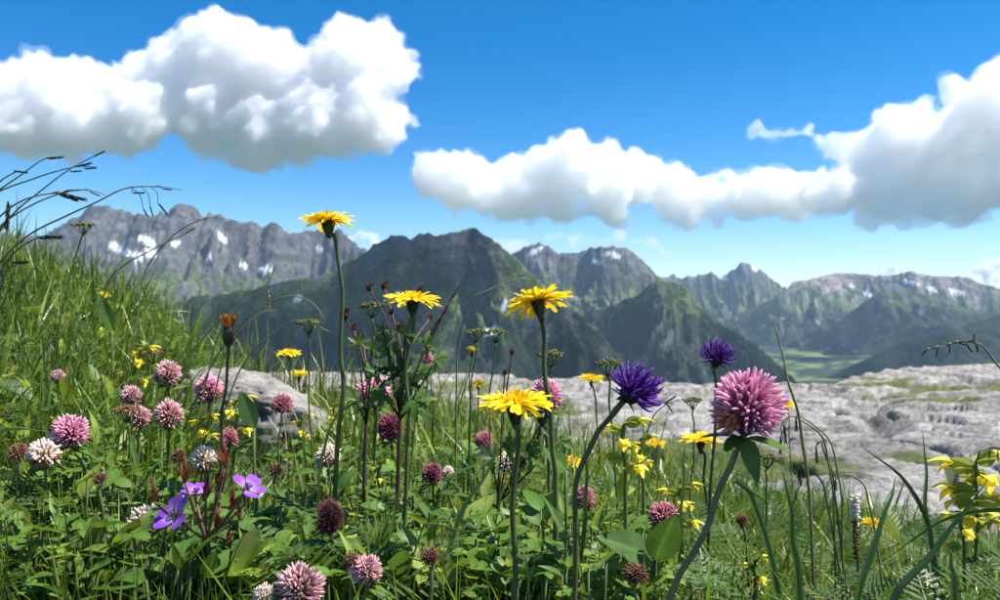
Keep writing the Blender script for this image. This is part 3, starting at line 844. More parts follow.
KINDS = {   # base colour, tip colour, floret width, count, core colour
    'pink': ((0.55, .14, .30), (0.88, .54, .68), .078, 300, (.10, .03, .04)),
    'big': ((0.60, .14, .34), (0.92, .58, .76), .105, 295, (.30, .07, .14)),
    'pale': ((0.50, .20, .25), (0.84, .60, .63), .078, 280, (.12, .08, .04)),
    'dark': ((0.10, .025, .045), (0.42, .11, .19), .075, 260, (.05, .018, .015)),
    'fur': ((0.03, .012, .010), (0.20, .055, .075), .040, 480, (.035, .014, .010)),
    'white': ((0.55, .42, .34), (0.86, .79, .72), .105, 170, (.30, .22, .13)),
    'spent': ((0.14, .055, .03), (0.36, .19, .12), .09, 150, (.10, .05, .03)),
    'rose': ((0.42, .12, .17), (0.78, .40, .46), .075, 260, (.1, .03, .03)),
}
FLO_CACHE = {}
def clover(label, px, py, wpx, kind='pink', stem=None, d=None, axis=(0, 0, 1), tall=1.0, real=None, seed=0, fine=False, leaves=2, name='clover', group=None, cat='flower', leafy=True, brown=0.0, wings=(), clamp=True):
    rnd = random.Random(seed + 500)
    c0, c1, fw, cnt, core = KINDS[kind]
    real = real or (.030 if kind not in ('white', 'rose') else .024)
    d = d or real * FPX / wpx
    if py > canopy(px) and not fine and clamp: d = min(d, can_depth(px, py + wpx * .55))
    Rr = wpx / FPX * d / 2
    hp = P(px, py, d); axis = Vector(axis).normalized(); Q = axis_rot(axis)
    neck = hp - axis * Rr * .8 * tall
    pts = [neck] + path_to_ground([(px, py)] + (stem or [(px + rnd.uniform(-3, 3), py + wpx * 1.6)]), d)[1:]
    base = pts[-1]
    o = root(name, base, label, cat, group)
    sp = smooth_path(pts, 22); mb = MB()
    mb.tube(sp, Rr * .085 if Rr > .01 else .0011, 6, (.12, .14, .045) if kind != 'big' else (.16, .17, .06), (.17, .12, .06) if kind == 'big' else (.11, .10, .04) if kind != 'white' else (.11, .14, .04))
    mb.build('stem', M_STEM, o, base)
    # core of the head
    mb = MB()
    prof = [(-.85, .05), (-.7, .30), (-.35, .52), (.1, .56), (.45, .42), (.7, .12)]
    mb.tube([hp + axis * z * Rr * tall for z, r in prof], [r * Rr for z, r in prof], 8, tuple(q * .7 for q in core), core)
    head = mb.build('flower_head', M_HEAD, o, base)
    if fine:
        key = kind
        if key not in FLO_CACHE:
            FLO_CACHE[key] = []
            for k in range(8):
                t = MB(); t.add(*floret_T(1.0, rnd.uniform(.105, .14), rnd.uniform(-.05, .14), vary(c0, .2, rnd), vary(c1, .22, rnd)))
                me = t.mesh('floret'); me.materials.append(M_PETAL); FLO_CACHE[key].append(me)
            t = MB(); t.add(*floret_T(1.0, .17, -.1, (.40, .12, .08), (.80, .36, .16))); me = t.mesh('floret'); me.materials.append(M_PETAL); FLO_CACHE[key].append(me)
    mb = MB()
    for j in range(cnt):
        f = (j + .5) / cnt
        ct = 1 - f * (1.80 if kind != 'white' else 1.6)             # cosine of the polar angle
        st = math.sqrt(max(0, 1 - ct * ct)); a = j * 2.39996 + rnd.uniform(-.1, .1)
        lift = .38 * (1 - ct) * .5
        dr = Vector((math.cos(a) * st + rnd.uniform(-.18, .18), math.sin(a) * st + rnd.uniform(-.18, .18), ct * .9 + lift * .9 + rnd.uniform(-.18, .18)))
        if kind == 'white' and ct < -.15: dr.z -= .7
        dr.normalize()
        tip = Vector((math.cos(a) * st, math.sin(a) * st, ct * tall)) * Rr * (rnd.uniform(.92, 1.05) if fine else rnd.uniform(.86, 1.10)) * (1 + .07 * math.sin(2 * a + seed) + .06 * math.sin(5 * ct + 3 * a + 2 * seed))
        L = Rr * (.62 if kind not in ('dark', 'fur') else .55) * rnd.uniform(.9, 1.1)
        q = tip - dr * L
        br = brown and (a % 6.283 > 3.0 and a % 6.283 < 4.3 and ct < -.15 and ct > -.7 and rnd.random() < .7)
        low = (kind == 'white' and ct < -.1 and rnd.random() < .6) or (kind in ('pink', 'pale', 'rose') and ct < -.2 and rnd.random() < .4)
        if not fine and rnd.random() < .07: continue
        upv = Vector((0, 0, 1))
        if fine:
            k = 8 if br else rnd.randrange(8)
            Mx = Matrix.Translation(hp - base) @ Q @ MX(q, dr, L, upv)
            po = bpy.data.objects.new('floret', FLO_CACHE[kind][k]); col.objects.link(po); po.parent = head; po.matrix_local = Mx
        else:
            cc0, cc1 = (vary(c0, .25, rnd), vary(c1, .28, rnd))
            if low: cc0, cc1 = (.16, .07, .04), (.36, .2, .12)
            T = floret_T(1.0, fw * Rr / L * 1.5, rnd.uniform(-.05, .15), cc0, cc1, n=4, rings=(0, .4, .72, 1.0), rad=(.3, .75, .95, .08 if kind != 'white' else .45)) if kind != 'fur' else floret_T(1.0, fw * Rr / L * 1.5, rnd.uniform(-.1, .2), cc0, cc1, n=3, rings=(0, .6, 1.0), rad=(1, .8, .1))
            mb.place(T, Matrix.Translation(hp) @ Q @ MX(q, dr, L, upv))
    if not fine: mb.build('florets', M_PETAL if kind not in ('fur', 'dark') else M_HEAD, o, base)
    if fine:
        mb = MB(); mb.place(leaf_T(.46, 8, .3, .1, c=(.07, .13, .03)), MX(neck - axis * Rr * .1, Vector((.22, -.12, -1)), Rr * 1.25, Vector((.3, -1, 0)))); mb.build('leaf', M_LEAF, o, base)
    for (wx, wy, wd, ww) in wings:
        b2 = P(wx, wy, wd); a2 = neck - axis * Rr * .5
        mb = MB(); mb.place(vein_T(ww, c=(.095, .18, .04)), MX(a2, b2 - a2, (b2 - a2).length, Vector((0, -.3, 1)))); mb.build('leaf', M_LEAF, o, base)
    if leafy:
        for s in range(leaves):
            a = s * math.pi + rnd.uniform(-.6, .6) + (0.2 if not fine else 0)
            mb = MB()
            for q, ln in ((-.55, .85), (0, 1.1), (.55, .85)) if not fine else ((-.35, 1.0), (.35, 1.1)):
                dr = Vector((math.cos(a + q), math.sin(a + q), rnd.uniform(-.25, .3)))
                mb.place(leaf_T(.38, 6, .3, -.2, c=vary(G_LEAF, .2, rnd)), MX(neck - axis * Rr * .12, dr, Rr * ln * 1.35, Vector((0, 0, 1))))
            mb.build('leaf', M_LEAF, o, base)
    return o

clover('large pink clover head in front of the limestone on a bent hairy stem', 748, 405, 74, 'big', [(737, 447), (728, 478), (714, 510), (694, 550), (664, 602)], real=.033, axis=(.10, -.06, 1), fine=True, seed=1, brown=1)
clover('bright pink clover at the foot of the dark grass slope', 70, 432, 36, 'pink', [(74, 452), (100, 490), (138, 540)], seed=2, axis=(-.1, -.2, 1))
clover('pale pink clover level with the boulder top', 168, 374, 27, 'pale', [(168, 392), (172, 430)], seed=3)
clover('pale pink clover below the boulder beside yellow rattle', 169, 415, 31, 'pale', [(168, 435), (166, 480)], seed=4)
clover('soft pink clover against the boulder face beside yellow-green rattle', 209, 389, 30, 'pink', [(209, 407), (206, 450)], seed=5)
clover('rosy clover with ragged lower florets before the crack of the boulder', 282, 404, 23, 'rose', [(281, 420), (279, 460)], seed=6, leafy=False)
clover('pink clover under the tall hawkbit stem', 373, 392, 33, 'pink', [(374, 412), (376, 460)], seed=7, axis=(.1, -.1, 1))
clover('fading purple clover bud on a paired stem in mid meadow', 390, 428, 26, 'dark', [(391, 446), (395, 500), (398, 540)], seed=8, tall=1.2)
clover('small dark purple clover beside the largest hawkbit stem', 432, 474, 21, 'dark', [(432, 490), (436, 530)], seed=9, tall=1.1)
clover('furry dark brown-purple clover with two leaf wings under its head', 330, 518, 31, 'fur', [(336, 545), (346, 570), (360, 605)], seed=10, tall=1.3, leaves=0, wings=[(282, 548, .44, .34), (388, 545, .45, .30)])
clover('magenta clover half hidden by the largest hawkbit', 546, 396, 37, 'pink', [(546, 416), (548, 460)], seed=11, d=.62)
clover('dusty rose clover close to the bent rampion stem', 585, 499, 22, 'rose', [(585, 515), (586, 550)], seed=12, d=.62, tall=1.25)
clover('dusty pink clover peeping over a large pair of leaves', 663, 516, 31, 'rose', [(664, 535), (668, 580)], seed=13, d=.55)
clover('slender pink clover above a reddish stalk by the geranium', 229, 438, 18, 'rose', [(228, 452), (224, 500)], seed=14, d=.62, leafy=False, tall=1.2)
clover('largest cream and pink clover, low in the grass', 300, 588, 50, 'pale', [(300, 612)], seed=15, d=.42, leafy=False)
clover('small red-pink clover under the largest hawkbit petals', 484, 440, 19, 'rose', [(484, 455), (483, 490)], seed=16, d=.75)
clover('tiny pink clover between budding stalks near the hawkbit among red buds', 427, 358, 14, 'pink', [(427, 370), (426, 400)], seed=17, d=1.0, leafy=False)
for i, (x, y, w, lab) in enumerate([(18, 452, 20, 'withered reddish clover close to the ragged white one'), (178, 456, 16, 'withered brown clover above the geranium buds'), (276, 470, 15, 'withered brown clover below the compact white one'),
    (430, 556, 20, 'withered brown clover low in the grass near the furry one'), (636, 574, 26, 'withered rusty clover under the pair of broad leaves'), (520, 462, 16, 'withered brownish clover beside the largest hawkbit stem'), (352, 560, 18, 'withered brown clover just under the furry one'),
    (742, 520, 14, 'withered brown clover beside the big pink clover stem'), (100, 478, 14, 'withered brown clover on the way from slope to geranium')]):
    clover(lab, x, y, w, 'spent', None, d=.62, seed=80 + i, leafy=False, axis=(random.uniform(-.4, .4), -.3, .8), tall=.9)
for i, (x, y, w, d, lab) in enumerate([
    (44, 455, 32, .58, 'ragged white clover beside the bright pink one at the slope foot'), (139, 417, 24, .75, 'washed-out pink clover with brown lower florets beside the pale pink pair'), (204, 460, 28, .55, 'white clover with drooping florets above the violet geranium'),
    (328, 457, 27, .62, 'compact white clover below the sloping end of the boulder'), (147, 523, 38, .52, 'cream clover tucked behind the violet geranium petals'), (510, 463, 24, .7, 'white and pink clover near the largest hawkbit stem'),
    (366, 570, 32, .5, 'pale clover in the shade below the furry dark one'), (131, 396, 22, .85, 'small faded pink clover under the yellow rattle on the slope'), (448, 473, 14, .8, 'tiny white clover next to the small dark purple one'),
    (264, 596, 24, .46, 'creamy clover touching the largest cream and pink one'), (58, 376, 13, 1.2, 'tiny faded pink clover in the shade of the grass slope')]):
    clover(lab, x, y, w, 'pale' if i in (1, 6, 7, 10) else 'white', None, d=d, clamp=i != 4, seed=40 + i, leafy=i % 2 == 0, axis=(random.uniform(-.2, .2), -.15, 1), name='white_clover')

# ------------------------------------------------------------------ rampions
V0 = (0.085, .016, .21); V1 = (0.27, .09, .50)
def rampion(label, px, py, wpx, stem, d, axis, seed, n=64, hpx=None):
    rnd = random.Random(seed); Rr = wpx / FPX * d / 2; hp = P(px, py, d); axis = Vector(axis).normalized(); Q = axis_rot(axis)
    neck = hp - axis * Rr * .62
    pts = [neck] + path_to_ground([(px, py)] + stem, d)[1:]; base = pts[-1]
    o = root('rampion', base, label, 'flower')
    mb = MB(); mb.tube(smooth_path(pts, 26), [Rr * .13 * (1 if i < 3 else .85) for i in range(26)], 7, (.07, .09, .025), (.10, .085, .04)); mb.build('stem', M_STEM, o, base)
    mb = MB(); prof = [(-.62, .10), (-.5, .34), (-.2, .48), (.15, .42), (.4, .15)]
    mb.tube([hp + axis * z * Rr for z, r in prof], [r * Rr for z, r in prof], 8, (.03, .03, .03), (.04, .012, .12)); head = mb.build('flower_head', M_HEAD, o, base)
    variants = []
    for k in range(6):
        t = MB(); b = rnd.uniform(.5, 1.05)
        p = [Vector((f, 0, b * (f ** 2) * .55 + .0)) for f in (0, .25, .5, .72, .88, 1.0)]
        p[-1] = Vector((.97, 0, b * .66)); p[-2] = Vector((.90, 0, b * .47))
        t.tube(p, [.075, .085, .075, .055, .042, .02], 5, vary(V0, .25, rnd), vary(V1, .3, rnd)); me = t.mesh('floret'); me.materials.append(M_PETAL); variants.append(me)
    for j in range(n):
        f = (j + .5) / n; ct = 1 - f * 1.62; st = math.sqrt(max(0, 1 - ct * ct)); a = j * 2.39996
        dr = (Vector((math.cos(a) * st, math.sin(a) * st, ct * .7 - .1)) + Vector((rnd.uniform(-.22, .22), rnd.uniform(-.22, .22), rnd.uniform(-.15, .15)))).normalized()
        q = dr * Rr * .16; L = Rr * rnd.uniform(.72, 1.04)
        up = Vector((rnd.uniform(-.5, .5), rnd.uniform(-.5, .5), 1)) if ct < .8 else Vector((-math.cos(a), -math.sin(a), .3))
        po = bpy.data.objects.new('floret', variants[rnd.randrange(6)]); col.objects.link(po); po.parent = head
        po.matrix_local = Matrix.Translation(hp - base) @ Q @ MX(q, dr, L, up)
    for s in range(5):
        a = s * 1.256 + .4; dr = Q @ Vector((math.cos(a), math.sin(a), .15)); mb = MB()
        mb.place(leaf_T(.34, 6, .3, -.25, c=(.06, .085, .025)), MX(neck + axis * Rr * .05, dr, Rr * rnd.uniform(.7, 1.0), Q @ Vector((0, 0, 1)))); mb.build('bract', M_LEAF, o, base)
    return o
rampion('deep violet rampion nodding sideways on a thick curved stem', 634, 390, 50, [(606, 421), (592, 440), (581, 470), (577, 520), (575, 610)], .38, (.62, -.15, .70), 61, n=110)
rampion('small round violet rampion upright behind the large pink clover', 717, 357, 31, [(716, 372), (715, 400), (713, 440)], .64, (.05, -.1, 1), 62, n=90)

# ------------------------------------------------------------------ umbels
def umbel(label, px, py, wpx, stem, d, seed, c=(.12, .15, .04), c2=(.15, .10, .05), group=None, rays=13):
    rnd = random.Random(seed); Rr = wpx / FPX * d / 2; top = P(px, py, d); hub = P(px + rnd.uniform(-1, 1), py + wpx * .52, d)
    pts = [hub] + path_to_ground([(px, py)] + stem, d)[1:]; base = pts[-1]
    o = root('green_umbel', base, label, 'flower', group)
    mb = MB(); mb.tube(smooth_path(pts, 18), [max(.0008, Rr * .075)] * 18, 6, (.07, .10, .03)); mb.build('stem', M_STEM, o, base)
    mr = MB(); mf = MB()
    ends = []
    for j in range(rays):
        f = (j + .5) / rays; r = math.sqrt(f) * Rr * .85; a = j * 2.4 + rnd.uniform(-.2, .2)
        e = top + Vector((math.cos(a) * r, math.sin(a) * r, -Rr * .22 * f + rnd.uniform(-.05, .05) * Rr))
        mr.tube([hub, hub.lerp(e, .5) + Vector((math.cos(a), math.sin(a), 0)) * r * .12, e], [Rr * .035] * 3, 4, (.08, .12, .03))
        for k in range(11):
            v = Vector((rnd.gauss(0, 1), rnd.gauss(0, 1), abs(rnd.gauss(0, 1)) * .7)).normalized() * Rr * .17
            mf.place(floret_T(1, .75, 0, vary(c, .3, rnd), vary(c2 if rnd.random() < .35 else c, .3, rnd), n=4, rings=(0, .5, 1), rad=(.5, 1, .5)), MX(e + v * .5, v, Rr * .20))
    mr.build('rays', M_STEM, o, base); mf.build('flower_clusters', M_HEAD, o, base)
    mb = MB(); k = pts[len(pts) // 2] if len(pts) > 3 else pts[-1]
    return o
for i, a in enumerate([
    ('flat green umbel between withered bud and tall hawkbit', 310, 322, 25, [(309, 345), (308, 375), (310, 400)], .80),
    ('green umbel above a browner one beside the tall hawkbit', 373, 305, 27, [(374, 330), (372, 360), (365, 400)], .66),
    ('brownish green umbel beneath a greener one near the hawkbit among red buds', 386, 332, 22, [(384, 352), (379, 380), (376, 410)], .70),
    ('umbel nearer the half closed hawkbit in a touching pair', 476, 331, 24, [(476, 350), (472, 390), (470, 430)], .74),
    ('umbel nearer the tilted hawkbit in a touching pair', 496, 331, 24, [(494, 352), (492, 380), (490, 430)], .70),
    ('green umbel crossed by the stem of the tilted hawkbit', 551, 353, 30, [(551, 375), (550, 410), (552, 450)], .72),
    ('brown-green umbel behind the violet nodding rampion', 609, 362, 30, [(610, 385), (612, 420), (614, 460)], .70),
    ('small neat umbel on a straight stalk between rampion and big clover', 693, 399, 22, [(693, 420), (693, 450), (692, 480)], .80),
    ('yellowish umbel standing above the steep grass slope', 84, 224, 22, [(80, 240), (70, 280), (60, 320)], .85),
    ('low umbel under the big pink clover leaves', 767, 456, 26, [(766, 475), (765, 510)], .80),
    ('brownish seeding umbel in the shade below the pale clovers', 127, 408, 28, [(128, 430), (130, 480), (134, 520)], .60),
    ('faint orange-brown umbel before the boulder beside the grass slope', 152, 352, 24, [(152, 372), (151, 400)], .95)]):
    lab, x, y, w, st, d = a
    umbel(lab, x, y, w, st, d, 200 + i, **({'c': (.20, .22, .04)} if i == 8 else {'c': (.22, .12, .05)} if i in (10, 11) else {}))

# ------------------------------------------------------------------ yellow rattle
def rattle(label, px, py, hpx, d, seed, n=6, leafy=1.0, stem=None):
    hpx = hpx * 1.25
    """yellow rattle: upright square stem, paired toothed bracts, hooded yellow flowers from swollen calyces"""
    rnd = random.Random(seed); k = d / FPX; H = hpx * k; top = P(px, py, d)
    pts = path_to_ground([(px, py), (px + rnd.uniform(-2, 2), py + hpx * 1.0)] + (stem or []), d); base = pts[-1]
    o = root('yellow_rattle', base, label, 'flower')
    mb = MB(); mb.tube(smooth_path(pts, 14), [.0012] * 14, 5, (.10, .13, .03)); mb.build('stem', M_STEM, o, base)
    for j in range(n):
        f = j / max(n - 1, 1); c = top + Vector((0, 0, -H * f * .85)); a = j * 2.4 + rnd.uniform(-.4, .4)
        dr = Vector((math.cos(a), math.sin(a), .25)).normalized(); S = H * .46
        mb = MB()
        side = Vector((-math.sin(a), math.cos(a), 0))
        for sg in (-1, 1):                       # two flat cheeks of the swollen calyx
            mb.place(leaf_T(.62, 6, -.35, .02, c=vary((.34, .38, .07), .15, rnd), base=.9), MX(c + side * S * .03 * sg, dr, S * .8, side * sg))
        q = c + dr * S * .55
        for (dv, ln, wd, cu) in (((0, 0, .45), .62, .62, -.75), ((0, 0, -.45), .55, .75, -.5), ((side.x * .6, side.y * .6, -.2), .45, .5, -.4), ((-side.x * .6, -side.y * .6, -.2), .45, .5, -.4)):
            mb.place(leaf_T(wd, 6, .4, cu, c=vary((.90, .76, .06), .08, rnd), base=1.1), MX(q, dr + Vector(dv), S * ln, Vector((0, 0, 1)) if dv[2] > 0 else Vector((0, 0, 1)) + dr * .4))
        mb.build('blossom', M_PETAL, o, base)
        mb = MB(); dl = Vector((math.cos(a + .5), math.sin(a + .5), .35))
        mb.place(leaf_T(.42, 8, .3, -.3, c=vary((.26, .33, .05), .2, rnd), tooth=.16, base=.6), MX(c, dl, S * rnd.uniform(.6, .95) * leafy)); mb.build('bract', M_LEAF, o, base)
        mb = MB(); dl = Vector((math.cos(a - .9), math.sin(a - .9), .5)); mb.place(leaf_T(.40, 8, .3, -.3, c=vary((.24, .31, .05), .2, rnd), tooth=.16, base=.6), MX(c, dl, S * rnd.uniform(.55, .85) * leafy)); mb.build('bract', M_LEAF, o, base)
    return o
for i, a in enumerate([
    ('yellow rattle with broad pale bracts close under the violet nodding rampion', 624, 424, 42, .45, 6), ('tallest yellow rattle, leafy, before the limestone', 976, 462, 60, .58, 9), ('yellow rattle clump beside dusty pink clover', 680, 488, 34, .60, 6),
    ('low yellow rattle blossoms in the grass below the big pink clover', 756, 560, 24, .50, 4), ('yellow-green rattle on the grass slope above the pale clovers', 140, 350, 30, .95, 6), ('yellow-green rattle before the boulder beside pink clover', 236, 400, 30, .75, 6),
    ('short yellow-green rattle low before the boulder', 203, 418, 26, .72, 5), ('shorter yellow rattle at the foot of the tallest one', 962, 512, 34, .55, 5), ('small yellow rattle at the sloping end of the boulder', 302, 418, 20, .95, 4),
    ('small yellow-green rattle between boulder and tall hawkbit', 334, 405, 18, 1.0, 4), ('yellow trefoil-like blossoms in mid meadow near the white clover', 380, 462, 16, .62, 3), ('pale yellow rattle beside the small hawkbit under the rampion', 641, 438, 26, .55, 4)]):
    rattle(a[0], a[1], a[2], a[3], a[4], 300 + i, a[5])

# ------------------------------------------------------------------ geranium
def palm_leaf(mb, c, dr, up, S, colr, lobes=7, rnd=random, wid=.30):
    for j in range(lobes):
        a = (j - (lobes - 1) / 2) * (4.2 / lobes)
        M = MX(c, dr, S, up)
        v = M.to_3x3() @ Vector((math.cos(a), math.sin(a), rnd.uniform(-.1, .15)))
        mb.place(leaf_T(wid, 8, .3, -.25, c=vary(colr, .2, rnd), tooth=.28, base=1.0), MX(c, v, S * (1 - .12 * abs(a)), up))

def geranium():
    d = .46; k = d / FPX; rnd = random.Random(77)
    hub = P(206, 540, d); pts = path_to_ground([(206, 540), (209, 575), (211, 605)], d); base = pts[-1]
    o = root('wood_geranium', base, 'violet geranium with red calyces and deeply cut dark leaves', 'flower')
    mb = MB(); mb.tube(smooth_path(pts, 12), [.0022] * 12, 7, (.10, .05, .025), (.07, .07, .03)); mb.build('stem', M_STEM, o, base)
    def flower(px, py, w, face, dd=d):
        c = P(px, py, dd); Q = axis_rot(face); S = w * k * .5
        mb = MB(); a0 = P(206 + (px - 206) * .5, 540 + (py - 540) * .42, d)
        mb.tube(smooth_path([hub, a0, c - Vector(face).normalized() * S * .25], 8), [.0008] * 8, 5, (.17, .085, .045)); mb.build('flower_stalk', M_STEM, o, base)
        for j in range(5):
            a = j * 1.2566 + .3; dr = Q @ Vector((math.cos(a), math.sin(a), .50 + rnd.uniform(-.2, .3))); mb = MB()
            V, F, C = [], [], []
            n = 8; mcol = 5
            for i in range(n + 1):
                f = i / n; hw = .40 * (math.sin(f * 1.75) ** .8) * (1 if f < .9 else .86)
                for q in range(mcol):
                    y = (q / (mcol - 1) * 2 - 1)
                    V.append((f - .08 * y * y * (f > .7), y * hw, -.10 * f * f + .05 * y * y + .035 * math.sin(f * 5 + j) * y + .02 * math.sin(y * 4 + 2 * j) * f))
                    t = min(1, f * 1.5); vein = 1 - .12 * (q % 2)
                    C.append(tuple((.62, .50, .70)[z] * (1 - t) + (.33 * vein, .09 * vein, .70)[z] * t for z in range(3)))
            for i in range(n):
                for q in range(mcol - 1): F.append((i * mcol + q, (i + 1) * mcol + q, (i + 1) * mcol + q + 1, i * mcol + q + 1))
            mb.place((V, F, C), MX(c, dr, S, Q @ Vector((0, 0, 1)))); mb.build('petal', M_PETAL, o, base)
        mb = MB()
        for j in range(8):
            a = j * .785; dr = Q @ Vector((math.cos(a) * .45, math.sin(a) * .45, 1)); mb.tube([c, c + dr * S * .28, c + dr * S * .36], [.00035, .0003, .0007], 4, (.5, .35, .5), (.10, .05, .12))
        mb.build('stamens', M_PETAL, o, base)
        mb = MB()
        for j in range(5):
            a = j * 1.2566 + .93; dr = Q @ Vector((math.cos(a), math.sin(a), .1)); mb.place(leaf_T(.34, 5, .3, .1, c=(.24, .07, .04)), MX(c - Vector(face).normalized() * S * .12, dr, S * .5, Q @ Vector((0, 0, 1))))
        mb.build('calyx', M_LEAF, o, base)
    flower(177, 517, 47, Vector((-.45, -.62, .75))); flower(196, 494, 34, Vector((.2, -.1, 1)), d + .015); flower(246, 490, 38, Vector((.55, -.15, .85)), d - .01)
    for (x, y, h) in ((153, 493, 16), (185, 472, 20), (206, 488, 20), (218, 477, 17), (232, 500, 20), (216, 520, 18), (240, 512, 14), (258, 478, 12), (225, 455, 22), (228, 535, 13)):
        c = P(x, y, d); mb = MB(); S = h * k
        mb.tube(smooth_path([hub, P(206 + (x - 206) * .6, 540 + (y - 540) * .45, d), c - Vector((0, 0, S * .5))], 7), [.0007] * 7, 5, (.17, .08, .045)); mb.build('bud_stalk', M_STEM, o, base)
        mb = MB(); lean = Vector((rnd.uniform(-.3, .3), rnd.uniform(-.3, .3), 1))
        for j in range(5):
            a = j * 1.2566; mb.place(leaf_T(.36, 5, .4, -.1, c=vary((.24, .065, .035), .3, rnd)), MX(c - Vector((0, 0, S * .5)) + Vector((math.cos(a), math.sin(a), 0)) * S * .1, lean + Vector((math.cos(a), math.sin(a), 0)) * .22, S * .8, Vector((-math.cos(a), -math.sin(a), .2))))
        mb.tube([c - Vector((0, 0, S * .3)), c + lean * S * .3, c + lean * S * .8], [S * .12, S * .1, S * .02], 5, (.18, .04, .05), (.28, .08, .06)); mb.build('bud', M_LEAF, o, base)
    for (x, y, s, a) in ((205, 556, 36, -1.2), (232, 560, 34, -.3), (185, 570, 34, 3.6), (212, 590, 42, -1.6), (242, 585, 34, .1), (180, 592, 34, 3.3)):
        mb = MB(); c = P(x, y, d + rnd.uniform(-.02, .03)); palm_leaf(mb, c, Vector((math.cos(a), math.sin(a) * .8, .1)), Vector((rnd.uniform(-.3, .3), -.35, 1)), s * k, (.030, .062, .018), 7, rnd)
        mb.tube([hub.lerp(base, .3), c], [.0011] * 2, 5, (.05, .06, .02)); mb.build('leaf', M_LEAF, o, base)
geranium()

# ------------------------------------------------------------------ reddish budding plant, dark lobed leaves (water avens)
def avens(label, buds, hubpx, leaves, d, seed):
    rnd = random.Random(seed); k = d / FPX; hub = P(hubpx[0], hubpx[1], d); pts = path_to_ground([hubpx, (hubpx[0] - 2, hubpx[1] + 40)], d); base = pts[-1]
    o = root('avens_plant', base, label, 'plant')
    mb = MB(); mb.tube(smooth_path(pts, 10), [.0016] * 10, 6, (.075, .05, .025)); mb.build('stem', M_STEM, o, base)
    for (x, y, s) in buds:
        c = P(x, y, d + rnd.uniform(-.03, .03)); mb = MB()
        mb.tube(smooth_path([hub, P(hubpx[0] + (x - hubpx[0]) * .4, hubpx[1] + (y - hubpx[1]) * .55, d), c], 9), [.0006] * 9, 5, (.08, .075, .03), (.16, .06, .045)); mb.build('flower_stalk', M_STEM, o, base)
        mb = MB(); S = s * k
        for j in range(6):
            a = j * 1.047; mb.place(leaf_T(.42, 5, .4, -.05, c=vary((.10, .028, .025), .4, rnd)), MX(c - Vector((0, 0, S * .4)) + Vector((math.cos(a), math.sin(a), 0)) * S * .1, Vector((math.cos(a) * .35, math.sin(a) * .35, 1)), S, Vector((-math.cos(a), -math.sin(a), .2))))
        prof = [(-.4, .1), (-.2, .32), (.1, .34), (.4, .1)]
        mb.tube([c + Vector((0, 0, z * S)) for z, r in prof], [r * S for z, r in prof], 6, (.09, .03, .025)); mb.build('bud', M_LEAF, o, base)
    for (x, y, s, a, c0) in leaves:
        mb = MB(); c = P(x, y, d + rnd.uniform(-.03, .02)); palm_leaf(mb, c, Vector((math.cos(a), -.35, math.sin(a))), Vector((rnd.uniform(-.2, .2), -.7, .6)), s * k, c0, 5, rnd, .36)
        mb.tube([hub.lerp(base, .15), c], [.0008] * 2, 4, (.05, .06, .02)); mb.build('leaf', M_LEAF, o, base)
DK = (.032, .065, .02); MD = (.085, .16, .03)
avens('reddish budding avens with dark cut leaves around a yellow hawkbit', [(369, 288, 9), (384, 286, 11), (420, 290, 8), (391, 312, 8), (398, 328, 8), (430, 318, 7)], (402, 372),
    [(398, 378, 26, 2.6, DK), (408, 382, 26, .5, DK), (402, 372, 20, 1.7, DK), (415, 400, 24, -.6, MD), (385, 395, 22, 3.5, MD), (425, 345, 18, .7, MD), (388, 345, 16, 2.5, MD), (436, 360, 16, .3, MD), (405, 335, 15, 1.0, MD), (394, 355, 18, 2.2, MD), (410, 318, 11, .6, MD), (383, 330, 10, 2.4, MD), (420, 372, 20, .1, MD), (376, 372, 18, 2.9, MD)], .56, 71)
avens('thin dark stalk with single brown bud beside the tall hawkbit stem', [(344, 315, 14), (353, 328, 9), (362, 338, 8)], (368, 385), [(358, 345, 14, 1.4, MD), (372, 350, 14, 1.0, MD), (370, 395, 18, .3, MD), (356, 400, 18, 2.8, MD)], .60, 72)
avens('low dark cut-leaved plant beside the rampion stem', [(512, 352, 7), (505, 372, 7)], (500, 470), [(492, 458, 20, 2.8, DK), (508, 450, 22, .9, MD), (540, 425, 20, .2, DK), (530, 455, 24, .4, MD), (560, 440, 18, -.4, MD)], .60, 73)

